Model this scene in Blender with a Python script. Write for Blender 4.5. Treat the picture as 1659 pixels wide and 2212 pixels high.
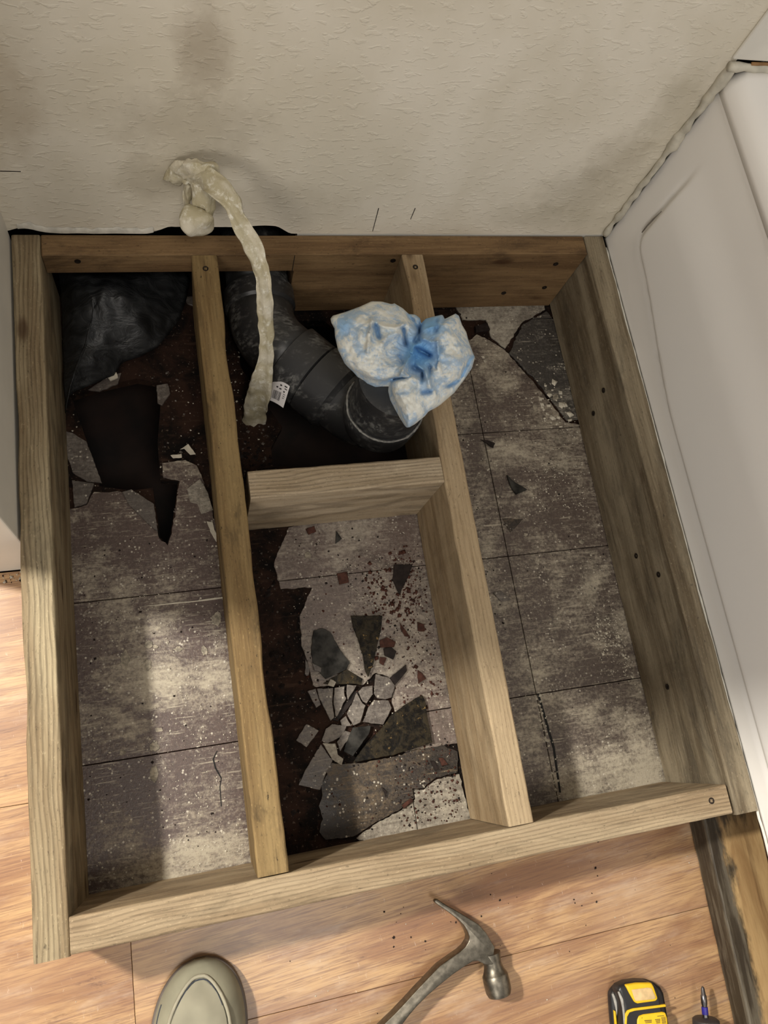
import bpy, bmesh, math, random
from mathutils import Vector, Matrix, noise
from mathutils.geometry import tessellate_polygon
random.seed(7)
SC = bpy.context.scene
COL = SC.collection
for o in list(bpy.data.objects): bpy.data.objects.remove(o)
# ------------------------------------------------------------------ camera
def rotm(a):
    t = math.sqrt(sum(v*v for v in a)); k = [v/t for v in a]
    K = Matrix(((0, -k[2], k[1]), (k[2], 0, -k[0]), (-k[1], k[0], 0)))
    return Matrix.Identity(3) + math.sin(t)*K + (1-math.cos(t))*(K@K)
RW = rotm((-0.2910, 0.2372, 0.1233))            # world -> camera
CAM = Vector((0.1954, -0.7190, 1.1252)); F = 1669.09; H = 0.1546
cd = bpy.data.cameras.new('camera'); cam = bpy.data.objects.new('camera', cd); COL.objects.link(cam)
cd.sensor_fit = 'HORIZONTAL'; cd.sensor_width = 36; cd.lens = 36*F/1659; cd.clip_start = .01
cam.matrix_world = Matrix.Translation(CAM) @ RW.transposed().to_4x4()
SC.camera = cam
# ------------------------------------------------------------------ light
w = bpy.data.worlds.new('world'); SC.world = w; w.use_nodes = True
w.node_tree.nodes['Background'].inputs[0].default_value = (1.0, .975, .935, 1)
w.node_tree.nodes['Background'].inputs[1].default_value = .25
def area(name, loc, target, size, power, col):
    l = bpy.data.lights.new(name, 'AREA'); l.shape = 'DISK'; l.size = size; l.energy = power; l.color = col
    o = bpy.data.objects.new(name, l); COL.objects.link(o); o.location = loc
    o.rotation_euler = (Vector(target)-Vector(loc)).to_track_quat('-Z', 'Y').to_euler(); return o
area('vanity_light', (-1.02, -.10, 1.85), (.3, -.75, 0), .14, 56, (1, .95, .86))
area('ceiling_light', (.35, -1.35, 2.35), (.45, -.4, .1), .5, 10, (1, .93, .84))
area('room_bounce_fill', (-.7, -2.5, 1.5), (.6, -.2, .4), .9, 13, (1, .94, .86))  # added fill standing in for room bounce, brightens wall and tub; no lamp
SC.view_settings.view_transform = 'Standard'; SC.view_settings.look = 'None'
SC.view_settings.exposure = 0.30; SC.view_settings.gamma = 1; SC.view_settings.use_curve_mapping = False

# ------------------------------------------------------------------ helpers
RT = RW.transposed()
def ray(x, y): return RT @ Vector(((x-829.5)/F, -(y-1106)/F, -1.))
def U(x, y, z=0.):
    d = ray(x, y); return CAM + d*((z-CAM.z)/d.z)
def UY(x, y, Y):
    d = ray(x, y); return CAM + d*((Y-CAM.y)/d.y)
def lin(r, g, b):
    f = lambda c: (c/255/12.92) if c/255 <= .04045 else ((c/255+.055)/1.055)**2.4
    return (f(r), f(g), f(b), 1)
def tag(o, label=None, cat=None, group=None, kind=None):
    if label: o['label'] = label
    if cat: o['category'] = cat
    if group: o['group'] = group
    if kind: o['kind'] = kind
    return o
def empty(name, loc, label=None, cat=None, group=None):
    o = bpy.data.objects.new(name, None); COL.objects.link(o); o.location = loc; o.empty_display_size = .02
    return tag(o, label, cat, group)
def mk(name, verts, faces, mat, parent=None, smooth=False, origin=None):
    """world-space verts; the origin is moved to the parent's or to the given point"""
    org = Vector(parent_origin(parent)) if parent else Vector(origin if origin is not None else verts[0])
    me = bpy.data.meshes.new(name)
    me.from_pydata([tuple(Vector(v)-org) for v in verts], [], faces); me.update()
    if smooth:
        for p in me.polygons: p.use_smooth = True
    if mat: me.materials.append(mat)
    o = bpy.data.objects.new(name, me); COL.objects.link(o)
    if parent: o.parent = parent
    else: o.location = org
    return o
def parent_origin(p):
    v = Vector((0, 0, 0))
    while p: v += Vector(p.location); p = p.parent
    return v
def fixn(o):
    bm = bmesh.new(); bm.from_mesh(o.data); bmesh.ops.recalc_face_normals(bm, faces=bm.faces); bm.to_mesh(o.data); bm.free(); return o
def bevel(o, wd, seg=2, ang=40):
    m = o.modifiers.new('bevel', 'BEVEL'); m.width = wd; m.segments = seg; m.limit_method = 'ANGLE'; m.angle_limit = math.radians(ang); return o
def prism(name, poly, z0, z1, mat, parent=None, holes=None, tilt=None):
    """poly: list of (x,y) world; top at z1, bottom at z0"""
    loops = [[(p[0], p[1]) for p in poly]] + [[(p[0], p[1]) for p in h] for h in (holes or [])]
    flat = [p for l in loops for p in l]
    tris = tessellate_polygon([[Vector((p[0], p[1], 0)) for p in l] for l in loops])
    n = len(flat)
    def tz(p): return (tilt[0]*(p[0]-poly[0][0]) + tilt[1]*(p[1]-poly[0][1])) if tilt else 0
    V = [(p[0], p[1], z1+tz(p)) for p in flat] + [(p[0], p[1], z0+tz(p)) for p in flat]
    if holes: Fs = [tuple(t) for t in tris] + [tuple(n+i for i in reversed(t)) for t in tris]
    else: Fs = [tuple(range(n)), tuple(range(2*n-1, n-1, -1))]
    k = 0
    for l in loops:
        m = len(l)
        for i in range(m):
            a, b = k+i, k+(i+1) % m; Fs.append((a, b, b+n, a+n))
        k += m
    return fixn(mk(name, V, Fs, mat, parent, origin=(poly[0][0], poly[0][1], z0)))
def box(name, a, b, mat, parent=None, bev=0):
    x0, y0, z0 = a; x1, y1, z1 = b
    o = prism(name, [(x0, y0), (x1, y0), (x1, y1), (x0, y1)], z0, z1, mat, parent)
    if bev: bevel(o, bev)
    return o
def sweep(name, path, rad, mat, parent=None, n=28, caps=True, flat=1., up=None, jit=0, origin=None):
    """tube along path; rad float or list"""
    P = [Vector(p) for p in path]; N = len(P)
    rs = rad if isinstance(rad, (list, tuple)) else [rad]*N
    V = []; T0 = (P[1]-P[0]).normalized(); ref = Vector(up) if up else (Vector((0, 0, 1)) if abs(T0.z) < .9 else Vector((1, 0, 0)))
    a = (ref - T0*ref.dot(T0)).normalized()
    for i in range(N):
        T = (P[min(i+1, N-1)]-P[max(i-1, 0)]).normalized()
        a = (a - T*a.dot(T)).normalized(); b = T.cross(a)
        for k in range(n):
            t = 2*math.pi*k/n; r = rs[i]
            v = P[i] + a*math.cos(t)*r*flat + b*math.sin(t)*r
            if jit: v += noise.noise_vector(v*60)*jit
            V.append(v)
    Fs = [(i*n+k, i*n+(k+1) % n, (i+1)*n+(k+1) % n, (i+1)*n+k) for i in range(N-1) for k in range(n)]
    if caps: Fs += [tuple(range(n-1, -1, -1)), tuple((N-1)*n+k for k in range(n))]
    return fixn(mk(name, V, Fs, mat, parent, True, origin=origin if origin is not None else P[0]))
def lathe(name, A, B, prof, mat, parent=None, n=32, origin=None):
    """prof: list of (t along A-B in metres, r)"""
    A = Vector(A); d = (Vector(B)-A).normalized()
    ref = Vector((0, 0, 1)) if abs(d.z) < .9 else Vector((1, 0, 0)); a = (ref-d*ref.dot(d)).normalized(); b = d.cross(a)
    V = []
    for t, r in prof:
        for k in range(n):
            q = 2*math.pi*k/n; V.append(A+d*t+a*math.cos(q)*r+b*math.sin(q)*r)
    N = len(prof)
    Fs = [(i*n+k, i*n+(k+1) % n, (i+1)*n+(k+1) % n, (i+1)*n+k) for i in range(N-1) for k in range(n)]
    Fs += [tuple(range(n-1, -1, -1)), tuple((N-1)*n+k for k in range(n))]
    o = fixn(mk(name, V, Fs, mat, parent, True, origin=origin if origin is not None else A))
    m = o.modifiers.new('split', 'EDGE_SPLIT'); m.split_angle = math.radians(38)
    return o
# ------------------------------------------------------------------ material kit
class NT:
    def __init__(s, name):
        s.m = bpy.data.materials.new(name); s.m.use_nodes = True; s.t = s.m.node_tree
        s.b = s.t.nodes['Principled BSDF']; s.x = 0
    def n(s, typ, **kw):
        nd = s.t.nodes.new(typ)
        for k, v in kw.items():
            if k.startswith('i_'):
                key = k[2:]; key = int(key) if key.isdigit() else key.replace('_', ' ')
                s.put(nd.inputs[key], v)
            else: setattr(nd, k, v)
        return nd
    def put(s, inp, v):
        if isinstance(v, bpy.types.NodeSocket): s.t.links.new(v, inp)
        else: inp.default_value = v
    def pos(s, obj=False):
        if obj: return s.n('ShaderNodeTexCoord').outputs['Object']
        return s.n('ShaderNodeNewGeometry').outputs['Position']
    def map(s, v, scale=(1, 1, 1), loc=(0, 0, 0), rot=(0, 0, 0)):
        m = s.n('ShaderNodeMapping'); s.put(m.inputs[0], v); s.put(m.inputs[1], loc); m.inputs[2].default_value = rot; m.inputs[3].default_value = scale
        return m.outputs[0]
    def noise(s, v, scale, detail=4, rough=.55, dist=0):
        m = s.n('ShaderNodeTexNoise'); s.put(m.inputs['Vector'], v)
        m.inputs['Scale'].default_value = scale; m.inputs['Detail'].default_value = detail
        m.inputs['Roughness'].default_value = rough; m.inputs['Distortion'].default_value = dist
        return m.outputs[0]
    def vor(s, v, scale, out='Distance', feat='F1'):
        m = s.n('ShaderNodeTexVoronoi', feature=feat); s.put(m.inputs['Vector'], v); m.inputs['Scale'].default_value = scale
        return m.outputs[out]
    def ramp(s, v, a, b, lo=0., hi=1.):
        m = s.n('ShaderNodeMapRange', interpolation_type='SMOOTHSTEP'); s.put(m.inputs[0], v)
        for i, q in enumerate((a, b, lo, hi)): m.inputs[i+1].default_value = q
        return m.outputs[0]
    def mix(s, f, a, b, mode='MIX'):
        m = s.n('ShaderNodeMix', data_type='RGBA', blend_type=mode); s.put(m.inputs[0], f); s.put(m.inputs[6], a); s.put(m.inputs[7], b)
        return m.outputs[2]
    def math(s, op, a, b=0., c=0.):
        m = s.n('ShaderNodeMath', operation=op); s.put(m.inputs[0], a); s.put(m.inputs[1], b)
        if op in ('MULTIPLY_ADD',): s.put(m.inputs[2], c)
        return m.outputs[0]
    def rnd(s): return s.n('ShaderNodeObjectInfo').outputs['Random']
    def sep(s, v):
        m = s.n('ShaderNodeSeparateXYZ'); s.put(m.inputs[0], v); return m.outputs
    def bump(s, h, strength, dist=.001):
        m = s.n('ShaderNodeBump'); s.put(m.inputs['Height'], h); m.inputs['Strength'].default_value = strength; m.inputs['Distance'].default_value = dist
        s.t.links.new(m.outputs[0], s.b.inputs['Normal']); return m
    def out(s, col, rough=.6, metal=0., spec=.5):
        s.put(s.b.inputs['Base Color'], col); s.put(s.b.inputs['Roughness'], rough); s.put(s.b.inputs['Metallic'], metal)
        s.put(s.b.inputs['Specular IOR Level'], spec); return s.m
def plain(name, col, rough=.6, metal=0., spec=.5, var=.15, scale=60, bump=.2):
    k = NT(name); p = k.pos(); n = k.noise(p, scale, 3)
    dark = tuple(c*(1-var*2) for c in col[:3])+(1,)
    k.bump(n, bump, .001)
    return k.out(k.mix(k.ramp(n, .3, .7), dark, col), rough, metal, spec)
def wood(name, light, mid, dark, mould=.3, ring=1., stain=(30, 24, 16), wear=.4):
    k = NT(name); p = k.pos(True)
    off = k.n('ShaderNodeVectorMath', operation='SCALE'); off.inputs[0].default_value = (7.3, 3.1, 5.7); k.put(off.inputs['Scale'], k.rnd())
    add = k.n('ShaderNodeVectorMath', operation='ADD'); k.put(add.inputs[0], p); k.put(add.inputs[1], off.outputs[0]); p = add.outputs[0]
    warp = k.noise(k.map(p, (3, 9, 9)), 1.4, 2)
    wv = k.n('ShaderNodeTexWave', wave_type='BANDS', bands_direction='Y'); 
    pw = k.n('ShaderNodeVectorMath', operation='ADD'); cb = k.n('ShaderNodeCombineXYZ'); k.put(cb.inputs[1], k.math('MULTIPLY', warp, .028)); k.put(pw.inputs[0], k.map(p, (.25, 1, .55))); k.put(pw.inputs[1], cb.outputs[0])
    k.put(wv.inputs['Vector'], pw.outputs[0]); wv.inputs['Scale'].default_value = 62; wv.inputs['Distortion'].default_value = .9; wv.inputs['Detail'].default_value = 2; wv.inputs['Detail Scale'].default_value = .7
    rings = wv.outputs['Fac']
    fine = k.noise(k.map(p, (9, 190, 190)), 1.6, 5, .7)
    wide = k.noise(k.map(p, (2.2, 22, 22)), 1.3, 4, .6, .4)
    c = k.mix(k.ramp(wide, .32, .68), lin(*mid), lin(*light))
    c = k.mix(k.math('MULTIPLY', k.ramp(rings, .45, 1.), .34*ring), c, lin(*dark))
    c = k.mix(k.math('MULTIPLY', k.ramp(fine, .52, .75), .55), c, lin(*dark))
    c = k.mix(k.math('MULTIPLY', k.ramp(fine, .50, .28), .25), c, lin(*[min(255, q*1.18) for q in light]))
    m1 = k.noise(k.map(p, (6, 20, 20)), 1.1, 5, .7, .6)
    c = k.mix(k.math('MULTIPLY', k.ramp(m1, .50, .72), mould), c, lin(*stain))
    sp = k.noise(k.map(p, (30, 60, 60)), 3.2, 3, .6)
    c = k.mix(k.math('MULTIPLY', k.ramp(sp, .66, .74), mould*1.4), c, lin(*stain))
    gr = k.noise(k.map(p, (110, 260, 260)), 1.5, 3, .7); c = k.mix(k.math('MULTIPLY', k.ramp(gr, .60, .72), .45), c, lin(*[q*.7 for q in dark])); c = k.mix(k.math('MULTIPLY', k.ramp(gr, .40, .30), .28), c, lin(*[min(255, q*1.25) for q in light]))
    kn = k.vor(k.map(p, (5, 13, 13)), 1., 'Distance')
    c = k.mix(k.math('MULTIPLY', k.ramp(kn, .13, .04), .75), c, lin(62, 38, 20))
    hgt = k.math('ADD', k.math('MULTIPLY', rings, .35*ring), fine)
    k.bump(hgt, .42, .0012)
    return k.out(c, .72, 0, .25)
W_FRONT = wood('wood_front', (170, 152, 124), (138, 118, 92), (78, 64, 50), .32)
W_LEFT = wood('wood_left', (160, 146, 118), (124, 106, 80), (70, 58, 42), .35, 1.25)
W_JOIST = wood('wood_joist', (140, 118, 80), (110, 88, 56), (62, 48, 32), .68, .35)
W_FRESH = wood('wood_joist_right', (172, 152, 122), (144, 122, 92), (88, 70, 50), .3, .5)
W_RAIL = wood('wood_rail', (134, 108, 76), (104, 80, 54), (62, 44, 30), .5, .4, (44, 32, 22))
W_RIGHT = wood('wood_right', (150, 138, 116), (98, 85, 66), (58, 50, 40), .5, .35, (54, 50, 44))
W_BLOCK = wood('wood_block', (180, 164, 140), (148, 130, 104), (78, 66, 52), .2, 1.1)
# tiles
def tilemat(name, base, dust, amt, brown=.0, gloss=.42, blobs=()):
    k = NT(name); p = k.pos()
    sm = k.noise(k.map(p, (1, 1, 1)), 9, 6, .68, .5)
    st = k.noise(k.map(p, (10, 42, 10), rot=(0, 0, .35)), 2.6, 5, .74, .4)
    fine = k.noise(p, 190, 4, .7)
    c = k.mix(k.ramp(fine, .3, .7), tuple(v*.62 for v in lin(*base)[:3])+(1,), lin(*base))
    c = k.mix(k.math('MULTIPLY', k.rnd(), .35), c, lin(base[0]*.8, base[1]*.74, base[2]*.72))
    m = k.math('MULTIPLY_ADD', sm, .70, k.math('MULTIPLY', st, .42)); m = k.math('SUBTRACT', m, .06)
    m = k.math('MULTIPLY_ADD', fine, .34, m); m = k.math('SUBTRACT', m, .06); o = k.sep(p)
    for (sx, sy, rx, ry, q) in blobs:          # dried plaster wash: x, y, radii, strength
        dx = k.math('DIVIDE', k.math('SUBTRACT', o[0], sx), rx); dy = k.math('DIVIDE', k.math('SUBTRACT', o[1], sy), ry)
        e = k.math('ADD', k.math('MULTIPLY', dx, dx), k.math('MULTIPLY', dy, dy))
        m = k.math('MULTIPLY_ADD', k.ramp(e, 1.6, 0.), q*.62, m)
    d = k.ramp(m, .60-amt*.12, .88-amt*.12)
    c = k.mix(k.math('MULTIPLY', d, .85), c, lin(*dust))
    if brown:
        bn = k.noise(p, 14, 5, .7, .8)
        c = k.mix(k.math('MULTIPLY', k.ramp(bn, .5, .64), brown), c, lin(30, 24, 18))
    for rz, sc in ((.35, 1.), (-.5, .8), (1.3, .7)):
        ln = k.noise(k.map(p, (13*sc, 240*sc, 10), rot=(0, 0, rz)), 1.6, 3, .6); ms = k.noise(k.map(p, loc=(rz, 0, 0)), 22, 3, .6)
        c = k.mix(k.math('MULTIPLY', k.math('MULTIPLY', k.ramp(ln, .60, .68), k.ramp(ms, .45, .62)), .65), c, lin(*dust))
    grit = k.noise(p, 420, 3, .8)
    c = k.mix(k.math('MULTIPLY', k.ramp(grit, .58, .70), .6), c, lin(*[q*.45 for q in base])); c = k.mix(k.math('MULTIPLY', k.ramp(grit, .40, .30), .45), c, lin(*dust))
    # tiny dried paint flecks
    fl = k.vor(k.map(p, (1, 1, .01)), 150)
    sel = k.noise(p, 40, 3, .7)
    c = k.mix(k.math('MULTIPLY', k.math('MULTIPLY', k.ramp(fl, .26, .18), k.ramp(sel, .47, .6)), .8), c, lin(196, 188, 172))
    k.bump(k.math('ADD', k.math('MULTIPLY', d, .6), fine), .45, .0012)
    return k.out(c, k.math('MULTIPLY_ADD', d, .3, gloss), 0, .5)
T_LEFT = tilemat('tile_left', (92, 76, 70), (182, 172, 152), .35, blobs=((.20, -.845, .10, .035, .22), (.09, -.60, .05, .03, .16), (.17, -.62, .07, .035, .16), (.14, -.50, .05, .05, .06), (.22, -.40, .03, .05, -.1), (.08, -.73, .05, .05, -.1)))
T_MID = tilemat('tile_mid', (122, 108, 100), (176, 166, 150), .55, .3, blobs=((.50, -.55, .05, .12, .08), (.40, -.60, .05, .05, .05)))
T_RIGHT = tilemat('tile_right', (100, 88, 80), (188, 178, 158), .45, .2, .5, blobs=((.78, -.835, .10, .045, .22), (.72, -.31, .05, .03, .18), (.80, -.56, .05, .10, .10), (.74, -.16, .04, .05, .12), (.61, -.25, .03, .12, -.25), (.61, -.5, .03, .12, -.2), (.86, -.65, .02, .08, .15)))
T_DARK = tilemat('tile_dark', (54, 46, 40), (124, 106, 82), .25, .9, .45)
T_PALE = tilemat('tile_pale', (132, 124, 112), (184, 176, 160), .8, .1, .6)
T_SHARD = tilemat('tile_shard', (96, 88, 82), (140, 132, 122), .35, .15)
def mastic():
    k = NT('black_mastic_back'); p = k.pos(); a = k.noise(p, 75, 6, .75, .5); b = k.noise(p, 130, 4, .7)
    c = k.mix(k.ramp(a, .4, .6), lin(16, 14, 12), lin(52, 45, 32)); c = k.mix(k.math('MULTIPLY', k.ramp(b, .60, .70), k.ramp(k.noise(p, 60, 3), .45, .6)), c, lin(168, 136, 84))
    k.bump(a, .6, .002); return k.out(c, .4)
T_SLATE = tilemat('tile_slate', (74, 70, 66), (168, 160, 146), .25, .3)
MASTIC = mastic(); MASTIC.node_tree.nodes['Principled BSDF'].inputs['Specular IOR Level'].default_value = .15
GREYBACK = plain('grey_black_back', lin(66, 64, 60), .55, spec=.15, var=.42, scale=55, bump=.6)
REDCHIP = plain('red_brown_chip', lin(84, 52, 42), .6, spec=.2, var=.3, scale=120)
DARKCHIP = plain('dark_chip', lin(44, 36, 33), .6, spec=.2, var=.3, scale=120)
PLASTER = plain('plaster', lin(206, 198, 180), .8, var=.12, scale=90, bump=.4)
BLACK = plain('crack_black', lin(10, 8, 7), .8)
def submat():
    k = NT('stained_subfloor'); p = k.pos(); a = k.noise(p, 18, 6, .7, .4); b = k.noise(k.map(p, (6, 40, 6)), 3, 4)
    c = k.mix(k.ramp(a, .38, .62), lin(14, 10, 8), lin(46, 30, 22)); c = k.mix(k.math('MULTIPLY', k.ramp(b, .58, .7), .4), c, lin(74, 56, 44)); c = k.mix(k.math('MULTIPLY', k.ramp(k.noise(p, 230, 3), .62, .70), .5), c, lin(112, 96, 82))
    k.bump(a, .8, .003); return k.out(c, .85, 0, .15)
SUB = submat()
EARTH = plain('dark_void_ground', lin(46, 28, 20), .7, var=.4, scale=14, bump=.8)
def lammat():
    k = NT('laminate_wood'); p = k.pos()
    off = k.n('ShaderNodeVectorMath', operation='SCALE'); off.inputs[0].default_value = (3.3, 1.1, 0); k.put(off.inputs['Scale'], k.rnd())
    add = k.n('ShaderNodeVectorMath', operation='ADD'); k.put(add.inputs[0], p); k.put(add.inputs[1], off.outputs[0]); p = add.outputs[0]
    p = k.map(p, rot=(0, 0, -.07))
    g1 = k.noise(k.map(p, (2.2, 13, 1)), 1.5, 5, .6, 1.1)
    g2 = k.noise(k.map(p, (8, 230, 1)), 1.8, 4, .7, .3)
    g3 = k.noise(k.map(p, (3.4, 20, 1)), 1.3, 5, .7, 2.2)
    c = k.mix(k.ramp(g1, .36, .64), lin(150, 112, 82), lin(190, 154, 112))
    c = k.mix(k.math('MULTIPLY', k.ramp(g2, .42, .66), .75), c, lin(126, 92, 74))
    c = k.mix(k.math('MULTIPLY', k.ramp(g3, .60, .70), .6), c, lin(100, 72, 60))
    c = k.mix(k.math('MULTIPLY', k.ramp(k.noise(p, 3.5, 3), .45, .7), .35), c, lin(184, 152, 124))
    scr = k.noise(k.map(p, (60, 14, 1), rot=(0, 0, .35)), 3, 4, .8)
    c = k.mix(k.math('MULTIPLY', k.ramp(scr, .62, .76), .6), c, lin(222, 208, 194)); c = k.mix(k.math('MULTIPLY', k.ramp(k.noise(k.map(p, (4, 16, 1)), 1.6, 5, .7), .5, .72), .35), c, lin(202, 182, 162))
    k.bump(g2, .16, .0006); return k.out(c, .33, 0, .5)
LAM = lammat()
def wallmat():
    k = NT('textured_drywall'); p = k.pos(); o = k.sep(p)
    a = k.noise(k.map(p, (26, 26, 58), rot=(0, -.35, 0)), 2.4, 3, .5, .5); b = k.noise(p, 9, 4)
    s1 = k.noise(k.map(p, (3.2, 1, 2.2)), 1.9, 4, .55, .4)
    c = k.mix(k.ramp(s1, .36, .66), lin(216, 208, 190), lin(230, 223, 208))
    # dingy stains and soft darker patches mixed into the wall colour (x, z, radius x, radius z, strength)
    for (sx, sz, rx, rz, q, cc) in ((.255, .46, .028, .06, .42, (128, 108, 82)), (.24, .36, .09, .05, .34, (140, 128, 106)), (.02, .40, .06, .10, .32, (150, 124, 92)),
                                (.80, .26, .06, .05, .30, (140, 130, 108)), (.86, .42, .03, .07, .34, (148, 138, 112)), (.20, .27, .05, .04, .34, (140, 128, 104)),
                                (.78, .20, .10, .03, .26, (150, 142, 118)), (.83, .33, .045, .05, .34, (146, 134, 110)), (.35, .22, .10, .04, .22, (156, 144, 120))):
        dx = k.math('DIVIDE', k.math('SUBTRACT', o[0], sx), rx); dz = k.math('DIVIDE', k.math('SUBTRACT', o[2], sz), rz)
        d = k.math('ADD', k.math('MULTIPLY', dx, dx), k.math('MULTIPLY', dz, dz))
        d = k.math('ADD', d, k.math('MULTIPLY', k.math('SUBTRACT', k.noise(p, 26, 5, .7), .5), 3.2))
        c = k.mix(k.math('MULTIPLY', k.ramp(d, 1.9, -.3), q), c, lin(*cc))
    sp = k.noise(k.map(p, (30, 30, 60), rot=(0, .5, 0)), 4, 3)
    c = k.mix(k.math('MULTIPLY', k.ramp(sp, .66, .76), .4), c, lin(150, 134, 108))
    k.bump(k.ramp(a, .54, .67), .32, .0020); return k.out(c, .62, 0, .3)
WALL = wallmat()
TRIM = plain('painted_drywall', lin(224, 220, 210), .6, var=.04, scale=12, bump=.15)
TUB = plain('white_fibreglass', lin(243, 240, 236), .32, spec=.45, var=.012, scale=5, bump=.02)
CAULK = plain('dirty_caulk', lin(206, 200, 184), .6, var=.12, scale=60, bump=.6)
STEEL = plain('dull_steel', lin(128, 122, 110), .42, 1., var=.2, scale=140, bump=.12)
SCREW = plain('rusty_screw', lin(52, 44, 38), .5, .7)

# ------------------------------------------------------------------ setting: floor
floor_root = empty('floor', (0, 0, 0)); tag(floor_root, kind='structure')
def px(pts, z=0.): return [tuple(U(x, y, z))[:2] for x, y in pts]
def c3(pts): return [(p[0]/2.676, 950+p[1]/2.676) for p in pts]
def c4(pts): return [(540+p[0]/2.872, 1080+p[1]/2.872) for p in pts]
def s5(pts): return [(620+p[0]/4.608, 1300+p[1]/4.608) for p in pts]
def c5(pts): return [(940+p[0]/2.307, 500+p[1]/2.307) for p in pts]
hole_left = px([(152, 853), (220, 832), (295, 815), (342, 824), (346, 878), (340, 955), (346, 1034), (385, 1037), (378, 1092), (368, 1152), (360, 1174), (346, 1160), (336, 1095), (330, 1052), (280, 1058), (215, 1048), (190, 960)])
hole_mid = px([(600, 690), (700, 690), (790, 760), (880, 860), (935, 920), (925, 985), (850, 1003), (760, 1003), (680, 1010), (590, 1004), (586, 965), (610, 920), (560, 850), (520, 790), (510, 700)])
prism('subfloor', [(-.06, .0), (1.0, 0), (1.0, -.9), (-.06, -.9)], -.022, -.004, SUB, floor_root, holes=[hole_left, hole_mid])
box('crawlspace_ground', (-.3, -1.0, -.26), (1.3, .4, -.25), EARTH, floor_root)
XS = [-.176, .040, .256, .471, .687, .90]; YS = [.15, -.06, -.272, -.485, -.702, -.92]
def clip(poly, x0, x1, y0, y1):
    def cut(P, f, inter):
        o = []
        for i in range(len(P)):
            a, b = P[i-1], P[i]
            if f(b):
                if not f(a): o.append(inter(a, b))
                o.append(b)
            elif f(a): o.append(inter(a, b))
        return o
    def ix(c): return lambda a, b: (c, a[1]+(b[1]-a[1])*(c-a[0])/(b[0]-a[0]))
    def iy(c): return lambda a, b: (a[0]+(b[0]-a[0])*(c-a[1])/(b[1]-a[1]), c)
    for f, g in ((lambda p: p[0] >= x0, ix(x0)), (lambda p: p[0] <= x1, ix(x1)), (lambda p: p[1] >= y0, iy(y0)), (lambda p: p[1] <= y1, iy(y1))):
        if not poly: return []
        poly = cut(poly, f, g)
    return poly
def areap(P): return abs(sum(P[i-1][0]*P[i][1]-P[i][0]*P[i-1][1] for i in range(len(P))))/2
def rough(P, amp=.0011, step=.005, sd=0.):
    out = []
    for i in range(len(P)):
        a, b = P[i-1], P[i]; L = math.dist(a, b); n_ = max(1, int(L/step)); out.append(tuple(a))
        nx, ny = -(b[1]-a[1])/max(L, 1e-9), (b[0]-a[0])/max(L, 1e-9)
        for j in range(1, n_):
            t_ = j/n_; x = a[0]+(b[0]-a[0])*t_; y = a[1]+(b[1]-a[1])*t_; o_ = amp*(noise.noise(Vector((x*130, y*130, sd)))+.6*noise.noise(Vector((x*420, y*420, sd))))
            out.append((x+nx*o_, y+ny*o_))
    return out
def sheet(poly, mat, name='tile', g=.0006, xs=XS, ys=YS):
    poly = rough(poly, .0022, .005, 4.)
    for i in range(len(xs)-1):
        for j in range(len(ys)-1):
            q = clip(poly, xs[i]+g, xs[i+1]-g, ys[j+1]+g, ys[j]-g)
            if len(q) > 2 and areap(q) > 3e-5:
                bevel(prism(name, q, -.0038, -.0004+random.uniform(-.0003, .0003), mat, floor_root), .0004, 1)
# left bay
brk = px([(150, 1100), (187, 1090), (203, 1062), (262, 1062), (330, 1095), (344, 1162), (362, 1178), (371, 1152), (388, 1038), (352, 1030), (350, 1000), (400, 993), (425, 1005), (440, 1040), (460, 1110), (480, 1180), (489, 1215)])
sheet([(.02, -.89), (.02, -.40)] + brk + [(.256, -.47), (.256, -.89)], T_LEFT, xs=[-.1, .30])
prism('crack', px([(468, 1622), (470, 1622), (462, 1640), (467, 1658), (479, 1680), (476, 1700), (479, 1742), (477, 1742), (474, 1700), (477, 1682), (464, 1660), (459, 1640)]), -.001, .0002, BLACK, floor_root)
bevel(prism('plaster_splat', px([(300, 1310), (340, 1306), (380, 1301), (420, 1298), (450, 1293), (490, 1288), (491, 1291), (450, 1297), (420, 1300), (380, 1304), (340, 1308)]), -.001, .0003, PLASTER, floor_root), .0003, 1)
# middle bay
mid_poly = px(c4([(240, 168), (600, 100), (1030, 60)])) + [(.565, -.39), (.565, -.71)] + px(c4([(1290, 1690), (1140, 1735), (1075, 1790), (1010, 1790), (1020, 1850), (940, 1915), (860, 1960), (780, 2000), (640, 2070)])) + \
    px(c4([(640, 1800), (900, 1560), (1000, 1450), (900, 1310), (882, 1230), (902, 1152), (862, 1098), (782, 1072), (700, 1150), (590, 1138), (415, 1162), (392, 1150), (350, 985), (318, 880), (308, 720), (385, 542), (190, 552), (150, 390), (180, 308)]))
top = clip(mid_poly, -1, 2, -.752, 1); sheet(top, T_MID, xs=[.2, .7])
sheet(px(c4([(440, 1640), (700, 1630), (900, 1590), (1150, 1500), (1290, 1560), (1290, 1690), (1140, 1735), (1075, 1790), (1010, 1790), (1020, 1850), (940, 1915), (860, 1960), (780, 2000), (640, 2090), (470, 2110), (430, 2060), (452, 1980), (426, 1900), (448, 1830), (440, 1760), (480, 1700)])), T_DARK, xs=[.2, .7], ys=[-.2, -.9])
sheet(px(c4([(1300, 1700), (1148, 1742), (1083, 1797), (1018, 1797), (1028, 1857), (948, 1922), (868, 1967), (788, 2007), (660, 2100), (1000, 2200), (1400, 2100)])), T_PALE, xs=[.2, .471, .7], ys=[-.2, -.92])
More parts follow.
